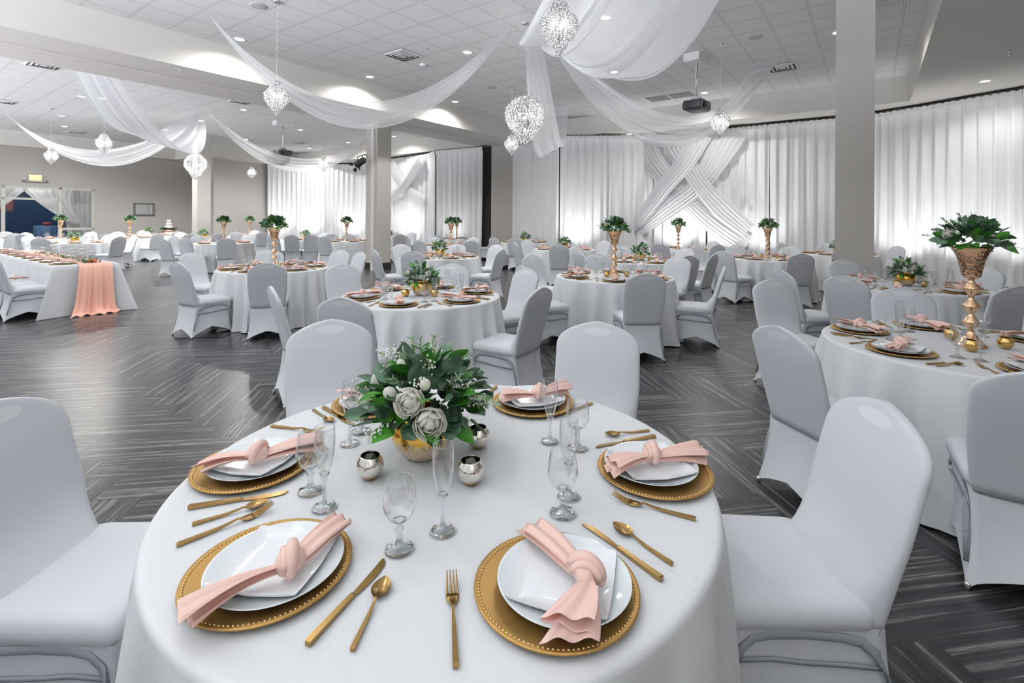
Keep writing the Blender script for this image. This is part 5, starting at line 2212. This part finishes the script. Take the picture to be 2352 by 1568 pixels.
# side room
pqbox('wall_blue_room', p_open0 - 6, p_open1 + 1.5, qW + 4.2, qW + 4.3, 0, 4, MAT['blue'])
pqbox('wall_side_room', p_open1 + .3, p_open1 + .4, qW + .2, qW + 4.2, 0, 4, MAT['wall'])
pqbox('ceiling_side_room', p_open0 - 6, p_open1 + .4, qW + .2, qW + 4.3, 3.9, 4.0, MAT['wall'])
lt = thing('crystal_cluster_light', 'lit crystal ceiling light glimpsed behind the shopfront glass', 'ceiling light', (*W(on_q(66, qW + 1.2), qW + 1.2), 3.9))
m = bead_rings([(.18, -.3), (.30, -.38), (.22, -.50), (.05, -.60)], 7, .035, 9, .09)
struct(m.obj('crystal_strands', MAT['crystal'], lt), 'stuff')
MB().tube([(0, 0, 0), (0, 0, -.35)], .012, 6).obj('rod', MAT['chrome'], lt)
for a in (0, 2.1, 4.2):
    MB().ball((.13 * cos(a), .13 * sin(a), -.42), .045, 10, 7).obj('bulb', MAT['bulb'], lt)
lamp('POINT', 'glow', lt, (0, 0, -.75), 90, .1)


def gather(p_top, p_tie, z_top, z_tie, q, wt, w2, label, seed):
    rows = []
    for i in range(25):
        t = i / 24
        row = []
        z = z_top + (z_tie - z_top) * t
        pc = p_top + (p_tie - p_top) * t ** 1.8
        w = wt + (w2 - wt) * t ** .7
        for j in range(41):
            c = 2 * j / 40 - 1
            x, y = W(pc + c * w / 2, q + .03 * sin(22 * c) + .03 * sin(9 * c))
            row.append((x, y, z))
        rows.append(row)
    o = MB().grid(rows).obj('tied_back_curtain', MAT['sheer_d'])
    tag(o, label, 'curtain')


pa = on_q(64, qW + .5)
gather((p_open0 + pa) / 2 - .5, p_open0 - .9, z_open, 1.0, qW + .5, pa - p_open0 + 1.2, .4, 'sheer curtain pulled back to the left inside the glass front', 1)
gather((p_mid + .4 + pa) / 2, p_mid + .7, z_open, 1.15, qW + .5, p_mid + 1.0 - pa, .4, 'sheer curtain pulled back to the mullion inside the glass front', 2)
gather((p_mid + p_open1) / 2 + .3, (p_mid + p_open1) / 2 + .4, z_open, .02, qW + .95, 1.3, .9, 'sheer curtain hanging inside the glass pane near its jamb', 3)
# framed print on the blue wall, cocktail table in dusty blue cloth
t = thing('framed_print', 'small dark framed print on the navy wall', 'picture', (*W(on_q(10, qW + 4.1), qW + 4.17), 2.05), ANG_P)
MB().box(-.34, .34, -.02, .02, -.42, .42).obj('frame', MAT['black'], t, smooth=False)
MB().box(-.29, .29, -.03, -.02, -.37, .37).obj('print', MAT['art'], t, smooth=False)
pc = on_q(105, qW + 1.2)
x, y = W(pc, qW + 1.2)
rows = []
for z, r in ((1.05, .002), (1.05, .38), (1.03, .40), (.5, .38), (.02, .46)):
    rows.append([((r + (.03 * sin(11 * a) if z < 1.0 else 0)) * cos(a), (r + (.03 * sin(11 * a) if z < 1 else 0)) * sin(a), z) for a in [2 * pi * k / 64 for k in range(64)]])
o = MB().grid(rows, True).obj('cocktail_tablecloth', MAT['blue_cloth'], None, True, (x, y, 0))
tag(o, 'dusty blue cloth on the high cocktail table in the side room', 'tablecloth')
o = MB().ball((0, 0, 0), .17, 14, 8, .6).obj('burgundy_bag', MAT['wine'], None, True, (x + .05, y, 1.12))
tag(o, 'burgundy bundle on the blue cocktail table', 'bag')
# mirror
a_, b_ = wallL(307, 466, .03), wallL(354, 495, .03)
mc = ((a_[0] + b_[0]) / 2, (a_[1] + b_[1]) / 2, (a_[2] + b_[2]) / 2)
mw_, mh_ = hypot(a_[0] - b_[0], a_[1] - b_[1]) / 2, abs(a_[2] - b_[2]) / 2
t = thing('wall_mirror', 'rectangular wall mirror in a dull pewter frame', 'mirror', mc, ANG_P)
m = MB()
for x0, x1, z0, z1 in ((-mw_, mw_, mh_ - .07, mh_), (-mw_, mw_, -mh_, -mh_ + .07), (-mw_, -mw_ + .07, -mh_, mh_), (mw_ - .07, mw_, -mh_, mh_)):
    m.box(x0, x1, -.03, .02, z0, z1)
m.obj('frame', MAT['mframe'], t, smooth=False)
MB().box(-mw_ + .05, mw_ - .05, -.005, .015, -mh_ + .05, mh_ - .05).obj('mirror_glass', MAT['mirror'], t, smooth=False)
# cake on a sequin-clothed round table
c = W(on_q(388, 26.6), 26.6)
rows = []
for z, r in ((TT + .02, .002), (TT + .02, .43), (TT, .45), (.4, .47), (.02, .55)):
    rows.append([((r + (.03 * sin(13 * a) if z < .7 else 0)) * cos(a), (r + (.03 * sin(13 * a) if z < .7 else 0)) * sin(a), z) for a in [2 * pi * k / 72 for k in range(72)]])
o = MB().grid(rows, True).obj('sequin_tablecloth', MAT['sequin'], None, True, (c[0], c[1], 0))
tag(o, 'rose sequin cloth on the small cake table', 'tablecloth')
t = thing('tiered_cake', 'white tiered cake ringed with greenery on the sequin table', 'cake', (c[0], c[1], TT + .02))
MB().lathe([(.26, 0), (.27, .02), (.24, .12), (.001, .12)], 32, None, True).obj('cake_stand', MAT['sequin'], t)
for r, z0, z1 in ((.17, .12, .28), (.13, .28, .42), (.09, .42, .56)):
    MB().lathe([(r, z0), (r, z1 - .01), (r - .01, z1), (.001, z1)], 32, None, True).obj('cake_tier', MAT['cake'], t)
rnd = random.Random(2)
gm = MB()
for i in range(110):
    a = rnd.uniform(0, 6.28)
    leaf(gm, (.22 * cos(a), .22 * sin(a), .13), (cos(a) + rnd.uniform(-.6, .6), sin(a) + rnd.uniform(-.6, .6), rnd.uniform(-.1, .8)), .13, .035, rnd.random(), nn=3)
struct(gm.obj('cake_greenery', MAT['leaf_d'], t), 'stuff')
mk('coral_rose', coral_me, t, (-.05, -.19, .16)).scale = (1.8,) * 3

# unused prototypes go
for p_ in (tallB,):
    bpy.data.objects.remove(p_)
for p_ in (chair_near, chair_far, P_charger, P_charger_far, P_plate, P_square, P_goblet, P_flute, P_goblet_far, P_flute_far, P_knife, P_spoon, P_fork, P_nap_far, P_vot_s, P_vot_g, bowlA, bowlB, bowlC, tallA, ch_s, ch_b, *NAPS):
    if p_ not in PROTOS:
        purge(p_)

#==CAMERA==
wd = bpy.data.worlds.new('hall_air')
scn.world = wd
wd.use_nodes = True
bg = wd.node_tree.nodes['Background']
wt_ = wd.node_tree
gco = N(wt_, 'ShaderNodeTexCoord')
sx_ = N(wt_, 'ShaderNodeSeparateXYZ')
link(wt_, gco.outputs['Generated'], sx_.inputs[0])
gr = N(wt_, 'ShaderNodeMapRange')     # added fill: bright below the horizon to light the ceiling, dim above
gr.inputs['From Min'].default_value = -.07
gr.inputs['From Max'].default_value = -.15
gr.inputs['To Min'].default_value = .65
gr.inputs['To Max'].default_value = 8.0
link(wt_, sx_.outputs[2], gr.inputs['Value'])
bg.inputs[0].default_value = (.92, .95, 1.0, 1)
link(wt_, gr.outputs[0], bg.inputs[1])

cam = bpy.data.cameras.new('camera')
cam.lens = F * 36 / 2352
cam.sensor_width = 36
cam.shift_y = (CY - 784) / 2352
cam.clip_start = .02
co = bpy.data.objects.new('camera', cam)
COL.objects.link(co)
co.location = (0, 0, ZC)
co.rotation_euler = (pi / 2, -ROLL, 0)
scn.camera = co
vs = scn.view_settings
vs.view_transform = 'Standard'
vs.look = 'None'
vs.gamma = 1
vs.use_curve_mapping = False
vs.exposure = 0.40
cy = scn.cycles
cy.max_bounces = 6
cy.diffuse_bounces = 3
cy.glossy_bounces = 2
cy.transmission_bounces = 5
cy.transparent_max_bounces = 10
cy.sample_clamp_indirect = 3
cy.sample_clamp_direct = 0
cy.caustics_reflective = False
cy.caustics_refractive = False
cy.blur_glossy = .5
cy.use_denoising = True
cy.use_adaptive_sampling = True
cy.adaptive_threshold = .08
cy.adaptive_min_samples = 12
